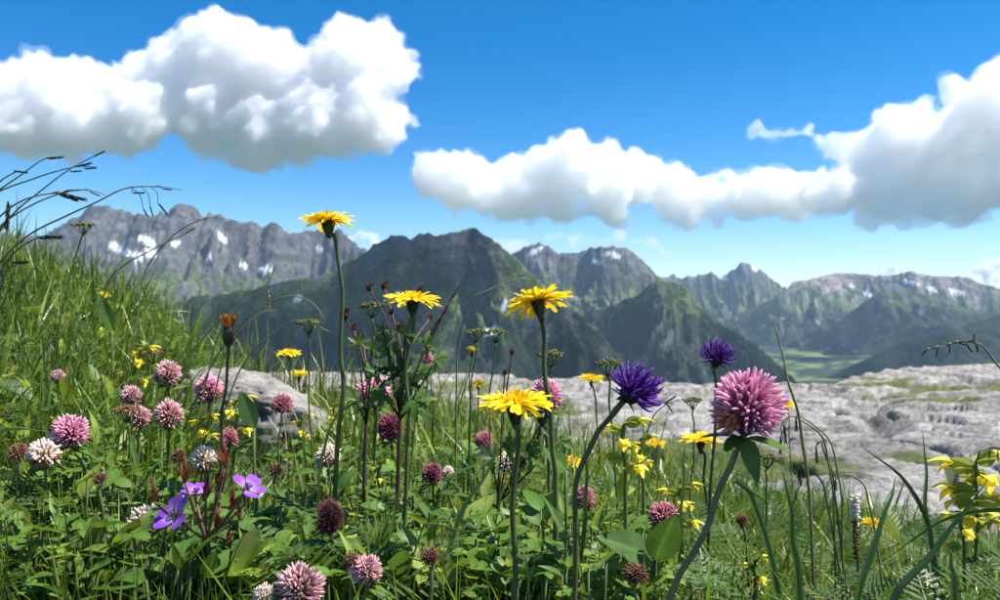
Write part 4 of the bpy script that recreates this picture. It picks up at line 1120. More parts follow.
# ------------------------------------------------------------------ boulder
def boulder(label, cx, cy, wpx, hpx, d, seed, depth=.10, crack=True, shape=None):
    n, m = 150, 80; k = d / FPX
    th = np.linspace(0, 2 * np.pi, n, endpoint=False); ph = np.linspace(-np.pi / 2, np.pi / 2, m)
    T, Ph = np.meshgrid(th, ph, indexing='ij')
    sg = lambda v, e: np.sign(v) * np.abs(v) ** e
    X = sg(np.cos(Ph), .6) * sg(np.cos(T), .75); Yy = sg(np.cos(Ph), .6) * sg(np.sin(T), .8); Z = sg(np.sin(Ph), .55)
    W = wpx * k / 2; Hh = hpx * k / 2
    x = X * W; y = Yy * depth; z = Z * Hh
    top = np.interp(X, [-1, -.5, .1, .5, .8, 1], [.35, 1.0, .9, .55, .1, -.35] if shape is None else shape)
    z = np.where(z > 0, z * np.maximum(top, .02) , z)
    z = np.where(Z > 0, np.minimum(z, Hh * top), z) 
    q = 1.0
    lay = fbm(x / .09 + 3, (z + .25 * x) / .012, 4, seed); lump = fbm(x / .05, z / .05 + y / .06, 5, seed + 3); pit = ridged(x / .03 + y / .05, z / .02, 4, seed + 7)
    off = .006 * lay + .013 * lump - .008 * pit
    if crack:
        line = z - (Hh * .25 - .30 * x + .006 * np.sin(x * 60))
        off = off - .022 * np.exp(-(line / .0035) ** 2) * sstep(-.02, .02, x) * sstep(.105, .06, x)
        line2 = z - (-Hh * .05 + .10 * x + .008 * np.sin(x * 45 + 1)); off = off - .012 * np.exp(-(line2 / .003) ** 2) * sstep(-.10, -.05, x) * sstep(.03, 0, x)
    nx = X; ny = Yy; nz = Z * .8; ln = np.sqrt(nx ** 2 + ny ** 2 + nz ** 2)
    x = x + nx / ln * off; y = y + ny / ln * off; z = z + nz / ln * off
    V = np.stack([x, y, z], -1)
    F = []
    i = np.arange(n)[:, None]; j = np.arange(m - 1)[None, :]; i2 = (i + 1) % n
    F = np.stack([i * m + j, i2 * m + j, i2 * m + j + 1, i * m + j + 1], -1).reshape(-1, 4)
    w = sstep(-.5, .5, fbm(x / .03, z / .012, 5, seed + 11))[..., None]
    c = np.array([.30, .285, .265]) * w + np.array([.17, .16, .15]) * (1 - w)
    li = sstep(.25, .5, fbm(x / .02 + 8, z / .02 + y / .02, 4, seed + 13))[..., None]
    c = c * (1 - .6 * li) + np.array([.07, .07, .065]) * .6 * li
    me = mesh_from_arrays('boulder', V.reshape(-1, 3), F, c.reshape(-1, 3))
    o = link('boulder', me, terrain_mat('boulder_stone', 90.0, .28, .9, .003)); o.location = P(cx, cy, d); o.rotation_euler = (R(-8), 0, R(6))
    return tag(o, label, 'rock')
boulder('pale weathered limestone boulder with dark crack lying in the flowers', 246, 418, 190, 104, 1.18, 901, depth=.11)
boulder('flat pale stone behind the dark lobed leaves', 385, 396, 120, 34, 1.9, 905, depth=.12, crack=False, shape=[.4, .8, 1, .9, .6, .2])

# ------------------------------------------------------------------ meadow: grasses and leaves scattered through it
def scatter(name, temps, n, seed, yr, size, mat, cols, label, lean=.35, max_over=0.0, hfrac=None, dens_pow=1.6, keep=None, px_rng=(-120, 1120), flat=None, tipz=None, wvar=(.8, 1.25), clear=True):
    """one joined mesh of n plant pieces; temps: list of (V,F,Cmul) arrays of unit height, standing up along +Z"""
    g = np.random.default_rng(seed)
    Y = yr[0] + (yr[1] - yr[0]) * g.random(n) ** dens_pow
    px = px_rng[0] + (px_rng[1] - px_rng[0]) * g.random(n)
    X = (px - 500) / FPX * Y
    ok = bank(X, Y) < .85
    cl = fbm(X * 3.1, Y * 3.1, 3, seed + 2)
    if keep is not None: ok &= (cl + g.random(n) * .5 - .25) > keep
    X, Y, px, cl = X[ok], Y[ok], px[ok], cl[ok]; n = len(X)
    Z = zg(X, Y) - .004
    S = size[0] + (size[1] - size[0]) * g.random(n) ** 1.3
    left = sstep(230, 60, px)
    S = S * (1 + .55 * left * (size[1] > .1))
    # stay under the meadow's canopy line (plants are shorter where the turf is short)
    cl0 = canopy(px + g.normal(0, 14, n)); cl0 = np.where(Y < 1.22, np.maximum(cl0, np.interp(px, [150, 185, 320, 350], [0, 448, 452, 0])), cl0)
    gd = np.clip((1 / Y - 1 / CAN_D1) / (1 / CAN_D0 - 1 / CAN_D1), 0, 1.2)
    py_lim = cl0 + (CAN_Y0 - cl0) * gd - g.random(n) ** 3 * max_over * (1 + 1.5 * (hfrac is None))
    zmax = (300 - py_lim) / FPX * Y
    if hfrac is None:
        S = np.minimum(S, np.maximum(zmax - Z, .015) * g.uniform(.8, 1.03, n))
        base = Z
    else:
        hh = np.maximum(zmax - Z, .012)
        base = Z + hh * (hfrac[0] + (hfrac[1] - hfrac[0]) * g.random(n))
        base = np.minimum(base, Z + .19)
    yaw = g.random(n) * 2 * np.pi
    tilt = np.abs(g.normal(0, lean, n)) if flat is None else g.normal(flat, lean, n)
    tdir = g.random(n) * 2 * np.pi
    ti = g.integers(0, len(temps), n)
    cm = np.array(cols)[g.integers(0, len(cols), n)] * (1 + g.normal(0, .16, n))[:, None] * (1 + .25 * cl[:, None])
    wv = g.uniform(wvar[0], wvar[1], n)
    VV = []; FF = []; CC = []; off = 0
    for t, (V, F, C) in enumerate(temps):
        s = np.where(ti == t)[0]
        if len(s) == 0: continue
        V = np.asarray(V); F = np.asarray(F); C = np.asarray(C); nv = len(V)
        c, sn = np.cos(yaw[s])[:, None], np.sin(yaw[s])[:, None]
        x = (V[None, :, 0] * c - V[None, :, 1] * sn) * wv[s][:, None]; y = (V[None, :, 0] * sn + V[None, :, 1] * c) * wv[s][:, None]; z = np.broadcast_to(V[None, :, 2], x.shape)
        # lean about a horizontal axis
        ax, ay = np.cos(tdir[s])[:, None], np.sin(tdir[s])[:, None]
        u = x * ax + y * ay; w = -x * ay + y * ax
        ct, st = np.cos(tilt[s])[:, None], np.sin(tilt[s])[:, None]
        u2 = u * ct + z * st; z2 = -u * st + z * ct
        x = u2 * ax - w * ay; y = u2 * ay + w * ax
        k = S[s][:, None]
        pts = np.stack([X[s][:, None] + x * k, Y[s][:, None] + y * k, base[s][:, None] + z2 * k], -1)
        VV.append(pts.reshape(-1, 3)); FF.append((F[None] + (np.arange(len(s)) * nv)[:, None, None] + off).reshape(-1, F.shape[1]))
        CC.append((C[None] * cm[s][:, None, :]).reshape(-1, 3)); off += len(s) * nv
    V = np.concatenate(VV); F = np.concatenate(FF); C = np.clip(np.concatenate(CC), .004, 1)
    if clear:   # nothing grows right up against the lens
        pass
    me = mesh_from_arrays(name, V, F, C)
    o = link(name, me, mat); tag(o, label, None, None, 'stuff')
    return o

def blade_T(rnd, w, bend, n=4):
    """grass blade of unit height, bending over"""
    V = []; C = []; F = []
    x = z = 0; ang = rnd.uniform(-.05, .1); tw = rnd.uniform(-.8, .8)
    for i in range(n + 1):
        f = i / n; hw = w * .5 * (1 - f ** 1.8) * (.65 + .35 * min(1, f * 4)) + .0006
        a = tw * f
        V += [(x - math.sin(a) * hw * .4, -hw, z), (x + math.sin(a) * hw * .4 + .25 * hw, 0, z), (x + math.sin(a) * hw * .4, hw, z)]
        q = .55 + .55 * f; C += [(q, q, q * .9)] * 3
        ang += bend / n * (0.4 + 1.6 * f); x += math.sin(ang) / n; z += math.cos(ang) / n
    for i in range(n):
        for j in range(2): F.append((i * 3 + j, i * 3 + j + 1, i * 3 + j + 4, i * 3 + j + 3))
    return V, F, C
rb = random.Random(9)
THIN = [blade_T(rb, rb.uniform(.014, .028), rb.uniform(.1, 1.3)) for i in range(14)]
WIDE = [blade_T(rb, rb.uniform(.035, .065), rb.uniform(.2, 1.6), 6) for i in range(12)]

def quads(T): 
    return T
def up_T(T, rot=-0.9):
    """leaf template (along X) made to stand: rotate towards +Z"""
    V, F, C = T; c, s = math.cos(rot), math.sin(rot)
    return [(v[0] * c + v[2] * s, v[1], -v[0] * s + v[2] * c) for v in V], F, [tuple(q / G_LEAF[i] for i, q in enumerate(cc)) for cc in C]

def trifol_T(rnd, pet=True):
    """clover leaf: three oval leaflets on a stalk"""
    mb = MB()
    for a in (0, 2.09, 4.19):
        a += rnd.uniform(-.15, .15)
        mb.place(leaf_T(.68, 3, rnd.uniform(.05, .4), rnd.uniform(-.3, .05), base=.85, c=(1, 1, 1)), MX(Vector((0, 0, 0)), Vector((math.cos(a), math.sin(a), rnd.uniform(-.1, .35))), 1.0))
    if pet:
        V = [(0, -.03, 0), (.0, .03, 0), (.12, .03, -2.2), (.12, -.03, -2.2)]
        mb.add(V, [(0, 1, 2, 3)], (.8, .9, .8))
    return mb.V, mb.F, mb.C
TRI = [trifol_T(rb) for i in range(8)]
LANCE = [up_T(leaf_T(rb.uniform(.16, .30), 6, .35, rb.uniform(-.5, .1)), -rb.uniform(.7, 1.3)) for i in range(10)]
OVALS = [up_T(leaf_T(rb.uniform(.42, .62), 6, .3, rb.uniform(-.4, .05), base=.75), -rb.uniform(.2, 1.0)) for i in range(10)]
def feather_T(rnd):
    mb = MB()
    n = 9
    for i in range(n):
        f = (i + 1) / n; x = f * .9; z = .55 * f - .3 * f * f
        L = .34 * math.sin(math.pi * (.12 + .85 * f)) + .05
        for s in (-1, 1):
            for q in (.0,):
                d = Vector((.55 + q, s * (1 - q * .5), .12)).normalized()
                V = [Vector((x, 0, z)), Vector((x, 0, z)) + d * L * .5 + Vector((.02, 0, .02)), Vector((x, 0, z)) + d * L * (1 - .3 * q), Vector((x, 0, z)) + d * L * .5 - Vector((.03, 0, 0))]
                mb.add(V, [(0, 1, 2, 3)], (1, 1, 1))
    mb.add([(0, -.012, 0), (0, .012, 0), (.9, .006, .27), (.9, -.006, .27)], [(0, 1, 2, 3)], (.9, .9, .9))
    return mb.V, mb.F, mb.C
FEATH = [feather_T(rb) for i in range(5)]

GREENS = [(.135, .205, .028), (.165, .235, .030), (.10, .175, .028), (.20, .255, .038), (.075, .135, .028), (.165, .215, .045)]
YGREEN = [(.22, .28, .045), (.26, .30, .06), (.19, .26, .045)]
STRAW = [(.30, .25, .12), (.24, .20, .09), (.36, .31, .17)]
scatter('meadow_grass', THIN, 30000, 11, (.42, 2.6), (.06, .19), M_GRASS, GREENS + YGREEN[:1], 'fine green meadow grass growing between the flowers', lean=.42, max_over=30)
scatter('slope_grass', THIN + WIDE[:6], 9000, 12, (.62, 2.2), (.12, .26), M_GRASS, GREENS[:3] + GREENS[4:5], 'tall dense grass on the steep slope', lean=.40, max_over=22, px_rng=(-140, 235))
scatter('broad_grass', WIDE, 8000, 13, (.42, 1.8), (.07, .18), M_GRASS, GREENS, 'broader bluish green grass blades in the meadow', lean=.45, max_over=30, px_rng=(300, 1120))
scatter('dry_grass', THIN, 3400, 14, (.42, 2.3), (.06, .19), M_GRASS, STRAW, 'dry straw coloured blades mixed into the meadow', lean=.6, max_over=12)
scatter('clover_foliage', TRI, 7000, 15, (.44, 1.9), (.006, .0115), M_LEAF, GREENS, 'small three-part clover leaves filling the meadow', lean=.45, hfrac=(.25, .95), keep=-.3, px_rng=(-100, 680))
scatter('herb_foliage', LANCE + OVALS, 7500, 16, (.44, 1.9), (.012, .034), M_LEAF, GREENS + YGREEN[:1], 'small pointed herb leaves low in the meadow', lean=.5, hfrac=(.15, .92), keep=-.3, px_rng=(-120, 650))
scatter('feathery_foliage', FEATH, 4200, 17, (.44, 1.6), (.03, .06), M_LEAF, [(.075, .135, .035), (.06, .12, .03)], 'finely divided feathery leaves low in the meadow', lean=.5, hfrac=(.2, .85), keep=-.1)

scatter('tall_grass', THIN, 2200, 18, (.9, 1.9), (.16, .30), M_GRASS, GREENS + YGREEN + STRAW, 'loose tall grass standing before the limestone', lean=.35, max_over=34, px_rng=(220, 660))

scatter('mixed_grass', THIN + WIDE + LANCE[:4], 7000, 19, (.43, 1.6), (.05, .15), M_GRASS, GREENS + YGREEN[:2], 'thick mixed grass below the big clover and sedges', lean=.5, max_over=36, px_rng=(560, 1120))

# ------------------------------------------------------------------ leafy plants one can tell apart
LEAF_DATA = {}
def leaf_mesh(kind, k):
    key = (kind, k)
    if key not in LEAF_DATA:
        rnd = random.Random(k * 7 + len(kind)); mb = MB()
        if kind == 'tri':
            for a in (0, 2.09, 4.19):
                mb.place(leaf_T(.70, 8, rnd.uniform(.05, .35), rnd.uniform(-.3, 0), base=.85, c=vary((.11, .21, .03), .15, rnd)), MX(Vector((0, 0, 0)), Vector((math.cos(a), math.sin(a), rnd.uniform(-.05, .3))), 1.0))
        elif kind == 'oval': mb.add(*leaf_T(.46, 10, .25, rnd.uniform(-.35, -.05), base=.7, c=vary((.095, .19, .03), .2, rnd)))
        elif kind == 'lance': mb.add(*leaf_T(.24, 10, .35, rnd.uniform(-.5, -.1), base=.65, c=vary((.09, .17, .035), .2, rnd)))
        elif kind == 'tooth': mb.add(*leaf_T(.42, 22, .22, -.25, base=.6, c=vary((.12, .19, .06), .15, rnd), tooth=.14))
        me = mb.mesh('leaf'); me.materials.append(M_LEAF); LEAF_DATA[key] = me
    return LEAF_DATA[key]

def leafy(name, label, cat, px, py, d, kind, sz, n, seed, spread=.03, group=None, tiltr=(.0, .6), up_lim=1.0):
    """a plant whose leaves (about this size in metres) show around this pixel"""
    rnd = random.Random(seed); c = P(px, py, d); gz = zgf(c.x, c.y); base = Vector((c.x, c.y, gz))
    o = root(name, base, label, cat, group)
    for i in range(n):
        a = rnd.uniform(0, 6.28); r = spread * math.sqrt(rnd.random())
        top = c + Vector((math.cos(a) * r, math.sin(a) * r * .7, rnd.uniform(-.6, .25) * spread * up_lim)); top.z = max(top.z, gz + .01)
        mb = MB(); mb.tube(smooth_path([base, base.lerp(top, .5) + Vector((math.cos(a), math.sin(a), 0)) * r * .15, top], 6), [.0009] * 6, 4, (.07, .10, .03)); mb.build('leaf_stalk', M_STEM, o, base)
        lo = bpy.data.objects.new('leaf', leaf_mesh(kind, rnd.randrange(5))); col.objects.link(lo); lo.parent = o
        el = rnd.uniform(*tiltr)
        up = Vector((rnd.uniform(-.5, .5), rnd.uniform(-.7, .1), 1))
        lo.matrix_local = Matrix.Translation(-base) @ MX(top, Vector((math.cos(a), math.sin(a), math.tan(el) if el < 1.4 else 4)), sz * rnd.uniform(.75, 1.15), up)
    return o
rl = random.Random(44)
ANCHORS = [(70, 432, 'the bright pink clover'), (168, 395, 'the pale pink clovers'), (180, 520, 'the violet geranium'), (282, 420, 'the boulder face'), (330, 520, 'the furry dark clover'), (390, 440, 'the fading purple clover'),
    (432, 480, 'the small dark purple clover'), (516, 500, 'the largest hawkbit stem'), (577, 520, 'the curved rampion stem'), (663, 520, 'the dusty pink clover'), (715, 520, 'the big pink clover stem'), (756, 565, 'the low yellow rattle'),
    (856, 530, 'the white bistort'), (965, 520, 'the tallest yellow rattle'), (300, 590, 'the cream and pink clover'), (100, 580, 'the grey-green toothed leaf'), (44, 455, 'the ragged white clover'), (366, 575, 'the pale shaded clover'), (440, 540, 'the bent pale grass blade'), (640, 560, 'the pair of broad leaves'), (930, 580, 'the arching grass blade')]
def near(px, py): return min(ANCHORS, key=lambda a: (a[0] - px) ** 2 + (a[1] - py) ** 2)[2]
CL = 'clump of three-part clover leaves growing beside '
for i in range(40):
    px = rl.uniform(10, 640); cyy = float(canopy(px)); py = rl.uniform(max(cyy + 45, 430), 590)
    d = can_depth(px, py) * 1.06
    leafy('clover_clump', CL + near(px, py), 'plant', px, py, d, 'tri', rl.uniform(.008, .0125), 6, 1000 + i, spread=.032, group='clover leaf clumps', tiltr=(-.2, .5))
HB = 'small herb with pointed green leaves close to '
for i in range(14):
    px = rl.uniform(10, 600); cyy = float(canopy(px)); py = rl.uniform(max(cyy + 50, 440), 595)
    d = can_depth(px, py) * 1.06
    leafy('meadow_herb', HB + near(px, py), 'plant', px, py, d, rl.choice(['oval', 'lance', 'lance']), rl.uniform(.018, .034), 6, 2000 + i, spread=.022, group='small leafy herbs', tiltr=(.1, 1.0))

def big_leaf(name, label, d, leaves, up=(0, -.6, .8), tooth=0, cat='leaf', curl=-.2):
    """large leaves, each from pixel (px,py) to pixel (tx,ty,depth), rooted in the meadow at one spot"""
    px, py = leaves[0][:2]; pts = path_to_ground([(px, py), (px, py + 8)], d); base = pts[-1]
    o = root(name, base, label, cat)
    for (x, y, tx, ty, td, wf, c, up, curl) in leaves:
        a = P(x, y, d); b = P(tx, ty, td)
        mb = MB(); mb.tube(smooth_path([a, a.lerp(base, .5), base], 6), [.0011] * 6, 5, (.08, .12, .04)); mb.build('leaf_stalk', M_STEM, o, base)
        mb = MB(); mb.place(vein_T(wf, curl=curl, c=c, tooth=tooth), MX(a, b - a, (b - a).length, Vector(up))); mb.build('leaf_blade', M_LEAF, o, base)
U0 = (0, -.6, .8)
big_leaf('upright_leaf', 'upright dark green lance leaf in front of the boulder', .60, [(254, 428, 240, 391, .60, .46, (.06, .12, .03), U0, .05)])
big_leaf('pale_leaf', 'large pale green leaf flat under the violet geranium', .50, [(218, 553, 146, 566, .46, .38, (.15, .22, .08), U0, -.1)])
big_leaf('toothed_leaf', 'grey-green toothed leaf spread flat in the grass', .52, [(62, 580, 140, 576, .50, .34, (.13, .19, .09), (0, -.5, 1), -.05)], tooth=.12)
big_leaf('broad_leaf_plant', 'pair of broad green leaves before the dusty pink clover', .45, [(652, 560, 608, 532, .43, .50, (.09, .17, .04), (0, -.7, .7), -.2), (655, 560, 676, 510, .44, .56, (.075, .15, .033), (0, -.9, .3), .1)], cat='plant')
big_leaf('rounded_leaf', 'rounded green leaf low beside the largest hawkbit stem', .45, [(528, 580, 554, 556, .44, .66, (.10, .18, .04), (0, -.7, .6), -.2)])
big_leaf('rounded_leaf', 'lit rounded leaf beside the bend of the rampion stem', .55, [(566, 470, 548, 448, .54, .6, (.10, .19, .04), (0, -.7, .6), -.2)])
big_leaf('long_leaf', 'folded green leaf arching beside the rampion stem', .44, [(566, 540, 549, 494, .44, .20, (.12, .21, .045), (.6, -.6, .3), -.2)])
big_leaf('slope_leaf', 'broad green leaf rising from the steep grass slope', .95, [(112, 330, 98, 292, .95, .34, (.09, .18, .03), (.3, -.9, .1), 0)])
big_leaf('slope_leaf', 'narrow green leaf leaning over the slope beside the boulder', .85, [(172, 388, 192, 362, .85, .24, (.09, .17, .03), (.4, -.8, .3), -.2)])

# ------------------------------------------------------------------ single grass stalks and blades
def stalk(name, label, pix, d, r=.0007, c=(.13, .15, .05), c2=(.19, .17, .08), spikes=(), cat='grass stalk', spc=(.035, .022, .014), ground=True, group=None):
    """pix runs from the tip downwards; spikes: (px, py, tx, ty, width px) dark spikelets"""
    pts = path_to_ground(pix, d) if ground else [P(p[0], p[1], d) for p in pix]
    base = pts[-1]; o = root(name, base, label, cat, group)
    n = 30; mb = MB(); mb.tube(smooth_path(pts, n), [r * (.55 + .6 * min(1, i / n * 2)) for i in range(n)], 5, c2, c); mb.build('stem', M_STEM, o, base)
    rnd = random.Random(int(pix[0][0] * 7))
    for (x0, y0, x1, y1, w) in spikes:
        a = P(x0, y0, d); nearp = min(smooth_path(pts, 60), key=lambda q: (q - a - Vector((-.007, 0, .010))).length)
        if (nearp - a).length > .002:
            mb = MB(); mb.tube(smooth_path([nearp, nearp.lerp(a, .5) + Vector((.0025, 0, .002)), a], 5), [r * .5] * 5, 4, c2); mb.build('spikelet_thread', M_STEM, o, base)
        a = P(x0, y0, d); b = P(x1, y1, d); mb = MB(); L = (b - a).length; k = d / FPX
        m = 7
        for i in range(m * 3):
            f = i / (m * 3 - 1); q = a.lerp(b, f * .86); an = i * 2.4
            ax = (b - a).normalized(); s = ax.orthogonal().normalized(); s = Quaternion(ax, an) @ s
            mb.place(leaf_T(.36, 4, .5, .05, c=vary(spc, .4, rnd)), MX(q, ax + s * .30, max(L * .24, w * k * .55), s))
        mb.build('spikelet', M_HEAD, o, base)
    return o
SD = .68
stalk('sedge_stalk', 'arching sedge with dark tip rising alone from the grass slope', [(62, 157), (45, 159), (20, 176), (-12, 204), (-30, 250)], SD, spikes=[(48, 159, 64, 157, 4)])
stalk('sedge_stalk', 'sedge with two dark spikelets close together in mid stalk', [(96, 167), (72, 167), (35, 179), (-12, 199), (-30, 240)], SD, spikes=[(70, 172, 82, 171, 4), (76, 167, 92, 163, 5), (84, 169, 97, 168, 3)])
stalk('sedge_stalk', 'thin sedge ending in a narrow pale tip over the cloud', [(105, 152), (88, 160), (50, 184), (10, 216), (-20, 262)], SD + .03, spikes=[(93, 157, 105, 151, 3)])
stalk('sedge_stalk', 'sedge bowing under a heavy bunch of dark spikelets', [(86, 200), (66, 194), (40, 195), (12, 207), (-14, 232), (-30, 270)], SD - .04, spikes=[(58, 194, 78, 201, 6), (62, 195, 87, 200, 5), (60, 194, 70, 190, 3)])
stalk('sedge_stalk', 'longest arching sedge with dangling dark spikelets', [(182, 190), (160, 187), (130, 188), (100, 201), (66, 216), (20, 240), (-16, 282)], SD, spikes=[(162, 189, 172, 190, 3), (132, 193, 145, 193, 5), (143, 208, 148, 217, 4), (150, 206, 153, 216, 4), (158, 203, 167, 214, 4)])
stalk('sedge_stalk', 'sedge crossing the long arching one with small dark tips', [(106, 195), (92, 191), (72, 191), (40, 202), (0, 226), (-26, 260)], SD + .05, spikes=[(90, 192, 100, 196, 4), (66, 191, 80, 190, 3)])
stalk('sedge_stalk', 'short sedge with single dark spikelet in the slope grass', [(28, 263), (14, 266), (4, 280), (-8, 310)], SD, spikes=[(12, 263, 29, 262, 5)])
stalk('sedge_stalk', 'sedge with striped plump spikelet low on the slope', [(62, 240), (44, 236), (20, 248), (0, 275), (-6, 310)], SD, spikes=[(38, 238, 63, 237, 7)])
stalk('sedge_stalk', 'upright brown seed spike in the slope grass', [(8, 205), (7, 225), (4, 260), (0, 300)], SD, spikes=[(6, 232, 9, 203, 4)], spc=(.09, .04, .02))
stalk('sedge_stalk', 'tiny dark spikelet on a thin stalk below the arching sedges', [(27, 172), (16, 172), (0, 182), (-20, 205)], SD, spikes=[(14, 171, 28, 173, 3)])
PALE = (.22, .20, .10)
stalk('pale_grass', 'pale curved grass reaching over the snowy range', [(196, 228), (180, 236), (150, 252), (120, 268), (100, 300)], .80, c2=PALE, spc=PALE, spikes=[(184, 234, 197, 227, 3)])
stalk('pale_grass', 'pale grass with drooping tip crossing the grey range', [(240, 222), (220, 218), (200, 220), (172, 236), (150, 262), (140, 300)], .82, c2=PALE, spc=(.3, .27, .18), spikes=[(207, 219, 196, 219, 4)])
stalk('pale_grass', 'straw stalk with a hanging pale spikelet near the withered bud', [(271, 284), (255, 294), (240, 308), (222, 330), (210, 360)], .75, c2=PALE, spc=PALE, spikes=[(268, 288, 269, 307, 4)])
stalk('pale_grass', 'long pale grass arching between bud and umbel', [(326, 322), (312, 302), (290, 296), (265, 304), (240, 325), (215, 360)], .78, c2=PALE)
stalk('pale_grass', 'low pale grass arch before the valley beside the bud', [(276, 310), (262, 313), (246, 325), (232, 342), (222, 368)], .72, c2=PALE)
stalk('pale_grass', 'pale grass stem leaning to the flat green umbel', [(330, 332), (300, 320), (270, 335), (248, 356), (236, 380)], .8, c2=PALE)
stalk('pale_grass', 'bare pale grass curving past the umbel pair', [(524, 278), (505, 283), (488, 290), (470, 300), (460, 330), (458, 380)], .72, c2=PALE)
stalk('pale_grass', 'reddish grass spike leaning out of the red budding avens', [(456, 290), (450, 300), (441, 318), (430, 338), (420, 365), (415, 400)], .62, c2=(.20, .12, .07), spc=(.20, .09, .07), spikes=[(452, 298, 457, 289, 4), (438, 324, 448, 305, 5), (428, 343, 440, 322, 5)])
stalk('straw_stalk', 'bare straw coloured stalk rising beside the big pink clover', [(776, 328), (784, 360), (792, 388), (800, 430), (806, 480)], .50, r=.0009, c=(.20, .17, .07), c2=(.30, .25, .11))
stalk('nodding_spike', 'grass spike with dark drooping spikelets reaching out over the wooded valley', [(924, 351), (940, 347), (960, 342), (978, 344), (992, 358), (1008, 378), (1020, 420), (1024, 480)], .55, spikes=[(927, 350, 922, 355, 4), (938, 348, 936, 357, 4), (950, 345, 949, 353, 4), (958, 343, 966, 345, 4), (966, 344, 972, 352, 5), (976, 344, 978, 352, 5), (974, 343, 974, 334, 4)])
stalk('nodding_spike', 'dark reddish spikelets hanging over the tall yellow rattle', [(978, 452), (990, 448), (1002, 452), (1012, 480), (1016, 520)], .55, spikes=[(980, 451, 976, 462, 4), (990, 449, 989, 459, 4), (998, 450, 998, 461, 4)], spc=(.08, .03, .025))
for i, (pix, sp, lab) in enumerate([
    ([(784, 442), (781, 424), (790, 416), (806, 424), (824, 440), (832, 470), (834, 520)], [(784, 424, 786, 444, 6), (781, 436, 780, 455, 5)], 'nodding sedge with thick dark spikelets hanging beside the big clover'),
    ([(795, 432), (797, 415), (815, 425), (832, 446), (838, 480), (842, 530)], [(796, 418, 797, 432, 5)], 'nodding sedge with one dangling dark spikelet'),
    ([(816, 460), (816, 444), (822, 442), (830, 462), (836, 500)], [(816, 446, 817, 464, 5)], 'short nodding sedge with a drooping spikelet before the limestone'),
    ([(798, 484), (797, 466), (806, 464), (820, 478), (828, 510)], [(798, 467, 801, 486, 5)], 'low nodding sedge bending down with dark spikelet'),
    ([(836, 490), (836, 478), (846, 474), (860, 482), (870, 500), (876, 530)], [(836, 480, 836, 491, 5)], 'nodding sedge curling over from the bistort side'),
    ([(604, 420), (640, 430), (648, 412), (664, 402), (672, 400)], [(664, 404, 676, 396, 6), (666, 402, 672, 412, 5)], 'thin dark seed stalk with ragged black head beside the violet rampion')]):
    stalk('nodding_sedge', lab, pix if i < 5 else [(674, 402), (664, 405), (652, 418), (645, 440), (640, 480)], .55 if i < 5 else .6, spikes=sp, r=.0006)

def long_blade(label, pix, d, w, c=(.06, .11, .028), c2=None, side=(1, -.2, .3)):
    pts = path_to_ground(pix, d); base = pts[-1]; n = 22
    sp = smooth_path(pts, n)
    w = w * .72
    o_me = MB(); o_me.strip(sp, [w * (.06 + min(1, i / n * 2.6)) * (1 if i < n * .7 else 1 - .4 * (i / n - .7)) for i in range(n)], side, c2 or c, c, fold=.35)
    o_me.C = [tuple(q * 1.45 for q in cc) for cc in o_me.C]; me = o_me.mesh('grass_blade', True, base); o = link('grass_blade', me, M_GRASS); o.location = base
    return tag(o, label, 'grass blade')
long_blade('long dark grass blade leaning before the limestone', [(864, 448), (888, 466), (912, 492), (930, 530), (940, 570)], .50, .0042, (.05, .09, .026), (.055, .05, .025))
long_blade('tall upright grass blade against the limestone', [(922, 428), (924, 460), (928, 500), (934, 560)], .50, .0034, (.08, .12, .05))
long_blade('grass blade arching level before the tallest yellow rattle', [(880, 566), (915, 538), (955, 518), (1006, 512), (1040, 530)], .44, .0042, side=(0, -.5, 1))
long_blade('broad lit grass blade rising between sedges', [(896, 476), (890, 500), (878, 530), (866, 575), (856, 606)], .46, .0050, (.10, .16, .04))
long_blade('grass blade sweeping up across the arching blade', [(988, 480), (964, 512), (936, 548), (908, 580), (890, 610)], .42, .0048, (.05, .10, .03))
long_blade('broad grass blade bending over beside the big clover stem', [(772, 505), (752, 492), (738, 480), (745, 520), (760, 570)][:3] + [(752, 500), (770, 560)], .48, .0050, (.07, .12, .035))
long_blade('wide grass blade standing under the big clover', [(782, 470), (788, 500), (796, 540), (800, 590)], .44, .0055, (.06, .11, .03))
long_blade('pale grass blade crossing the grass slope diagonally', [(72, 346), (50, 372), (22, 398), (0, 424), (-14, 450)], .60, .0024, (.13, .17, .06), side=(.5, -.5, .6))
long_blade('pale grass blade lying level at the slope foot', [(50, 432), (30, 429), (10, 428), (-8, 436)], .56, .0040, (.12, .17, .06), side=(0, -.4, 1))
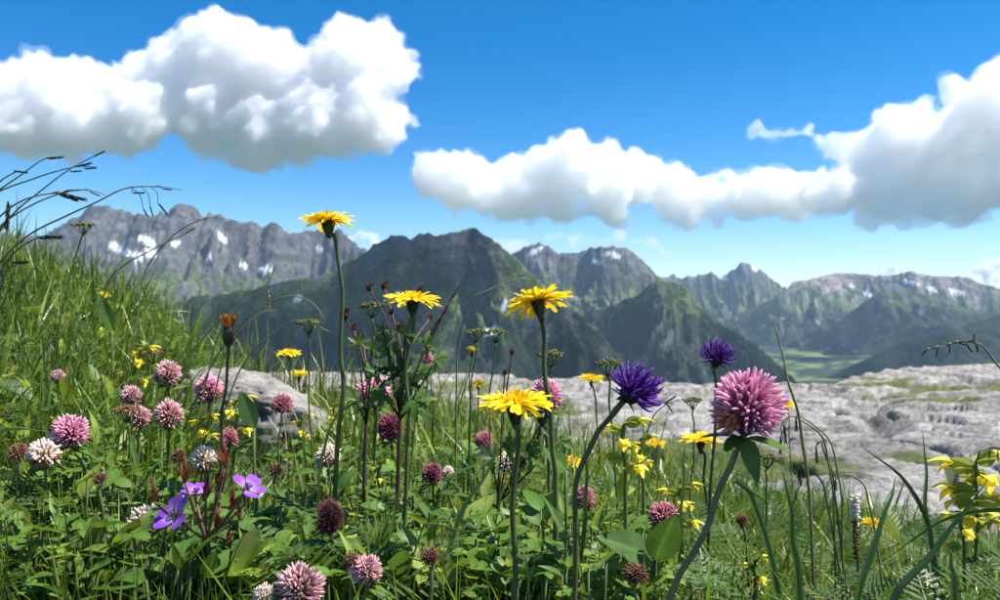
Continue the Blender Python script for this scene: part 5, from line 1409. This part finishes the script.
long_blade('bent pale grass blade lying across mid meadow', [(532, 527), (500, 529), (465, 531), (430, 524), (420, 540)], .44, .0022, (.10, .15, .045), side=(0, -.4, 1))
long_blade('grass blade rising beside the largest hawkbit stem', [(500, 446), (488, 470), (470, 500), (452, 540), (440, 580)], .46, .0036, (.08, .14, .03))
long_blade('folded grass blade beside the rampion stem', [(588, 430), (586, 460), (584, 500), (580, 560)], .46, .0034, (.05, .10, .025))
long_blade('tall thin grass blade in front of limestone below the umbel', [(686, 440), (684, 470), (680, 510), (678, 560)], .50, .0026, (.08, .13, .035))
long_blade('curved green stem-like blade at the sloping end of the boulder', [(342, 384), (340, 405), (330, 425), (322, 450), (320, 480)], .58, .0028, (.11, .16, .05))
long_blade('short lit grass blade low under the yellow rattles', [(1000, 580), (985, 590), (968, 602), (950, 620)], .42, .0045, (.10, .16, .04), side=(0, -.5, 1))
long_blade('short dark grass blade under the shorter yellow rattle', [(948, 545), (952, 570), (958, 604)], .42, .0052, (.05, .095, .03))

# ------------------------------------------------------------------ bistort
def bistort():
    d = .52; k = d / FPX; rnd = random.Random(4)
    pts = path_to_ground([(854, 498), (856, 530), (857, 570)], d); base = pts[-1]
    o = root('bistort', base, 'white bistort spike with brown bulbils down its stalk', 'flower')
    mb = MB(); mb.tube(smooth_path(pts, 12), [.0010] * 12, 5, (.12, .09, .04)); mb.build('stem', M_STEM, o, base)
    wf = MB(); bf = MB()
    for i in range(52):
        f = i / 51; y = 497 + f * 62; c = P(854.5 + 2 * f, y, d); a = i * 2.4; dr = Vector((math.cos(a), math.sin(a), .5))
        if f < .38: wf.place(floret_T(1, .8, 0, (.6, .58, .5), (.82, .8, .74), n=5, rings=(0, .5, 1), rad=(.4, 1, .6)), MX(c, dr, 5.5 * k))
        else: bf.place(floret_T(1, .6, .1, (.10, .05, .02), vary((.17, .08, .03), .3, rnd), n=5, rings=(0, .5, 1), rad=(.5, 1, .2)), MX(c, dr, 4.5 * k))
    wf.build('white_florets', M_PETAL, o, base); bf.build('bulbils', M_HEAD, o, base)
bistort()
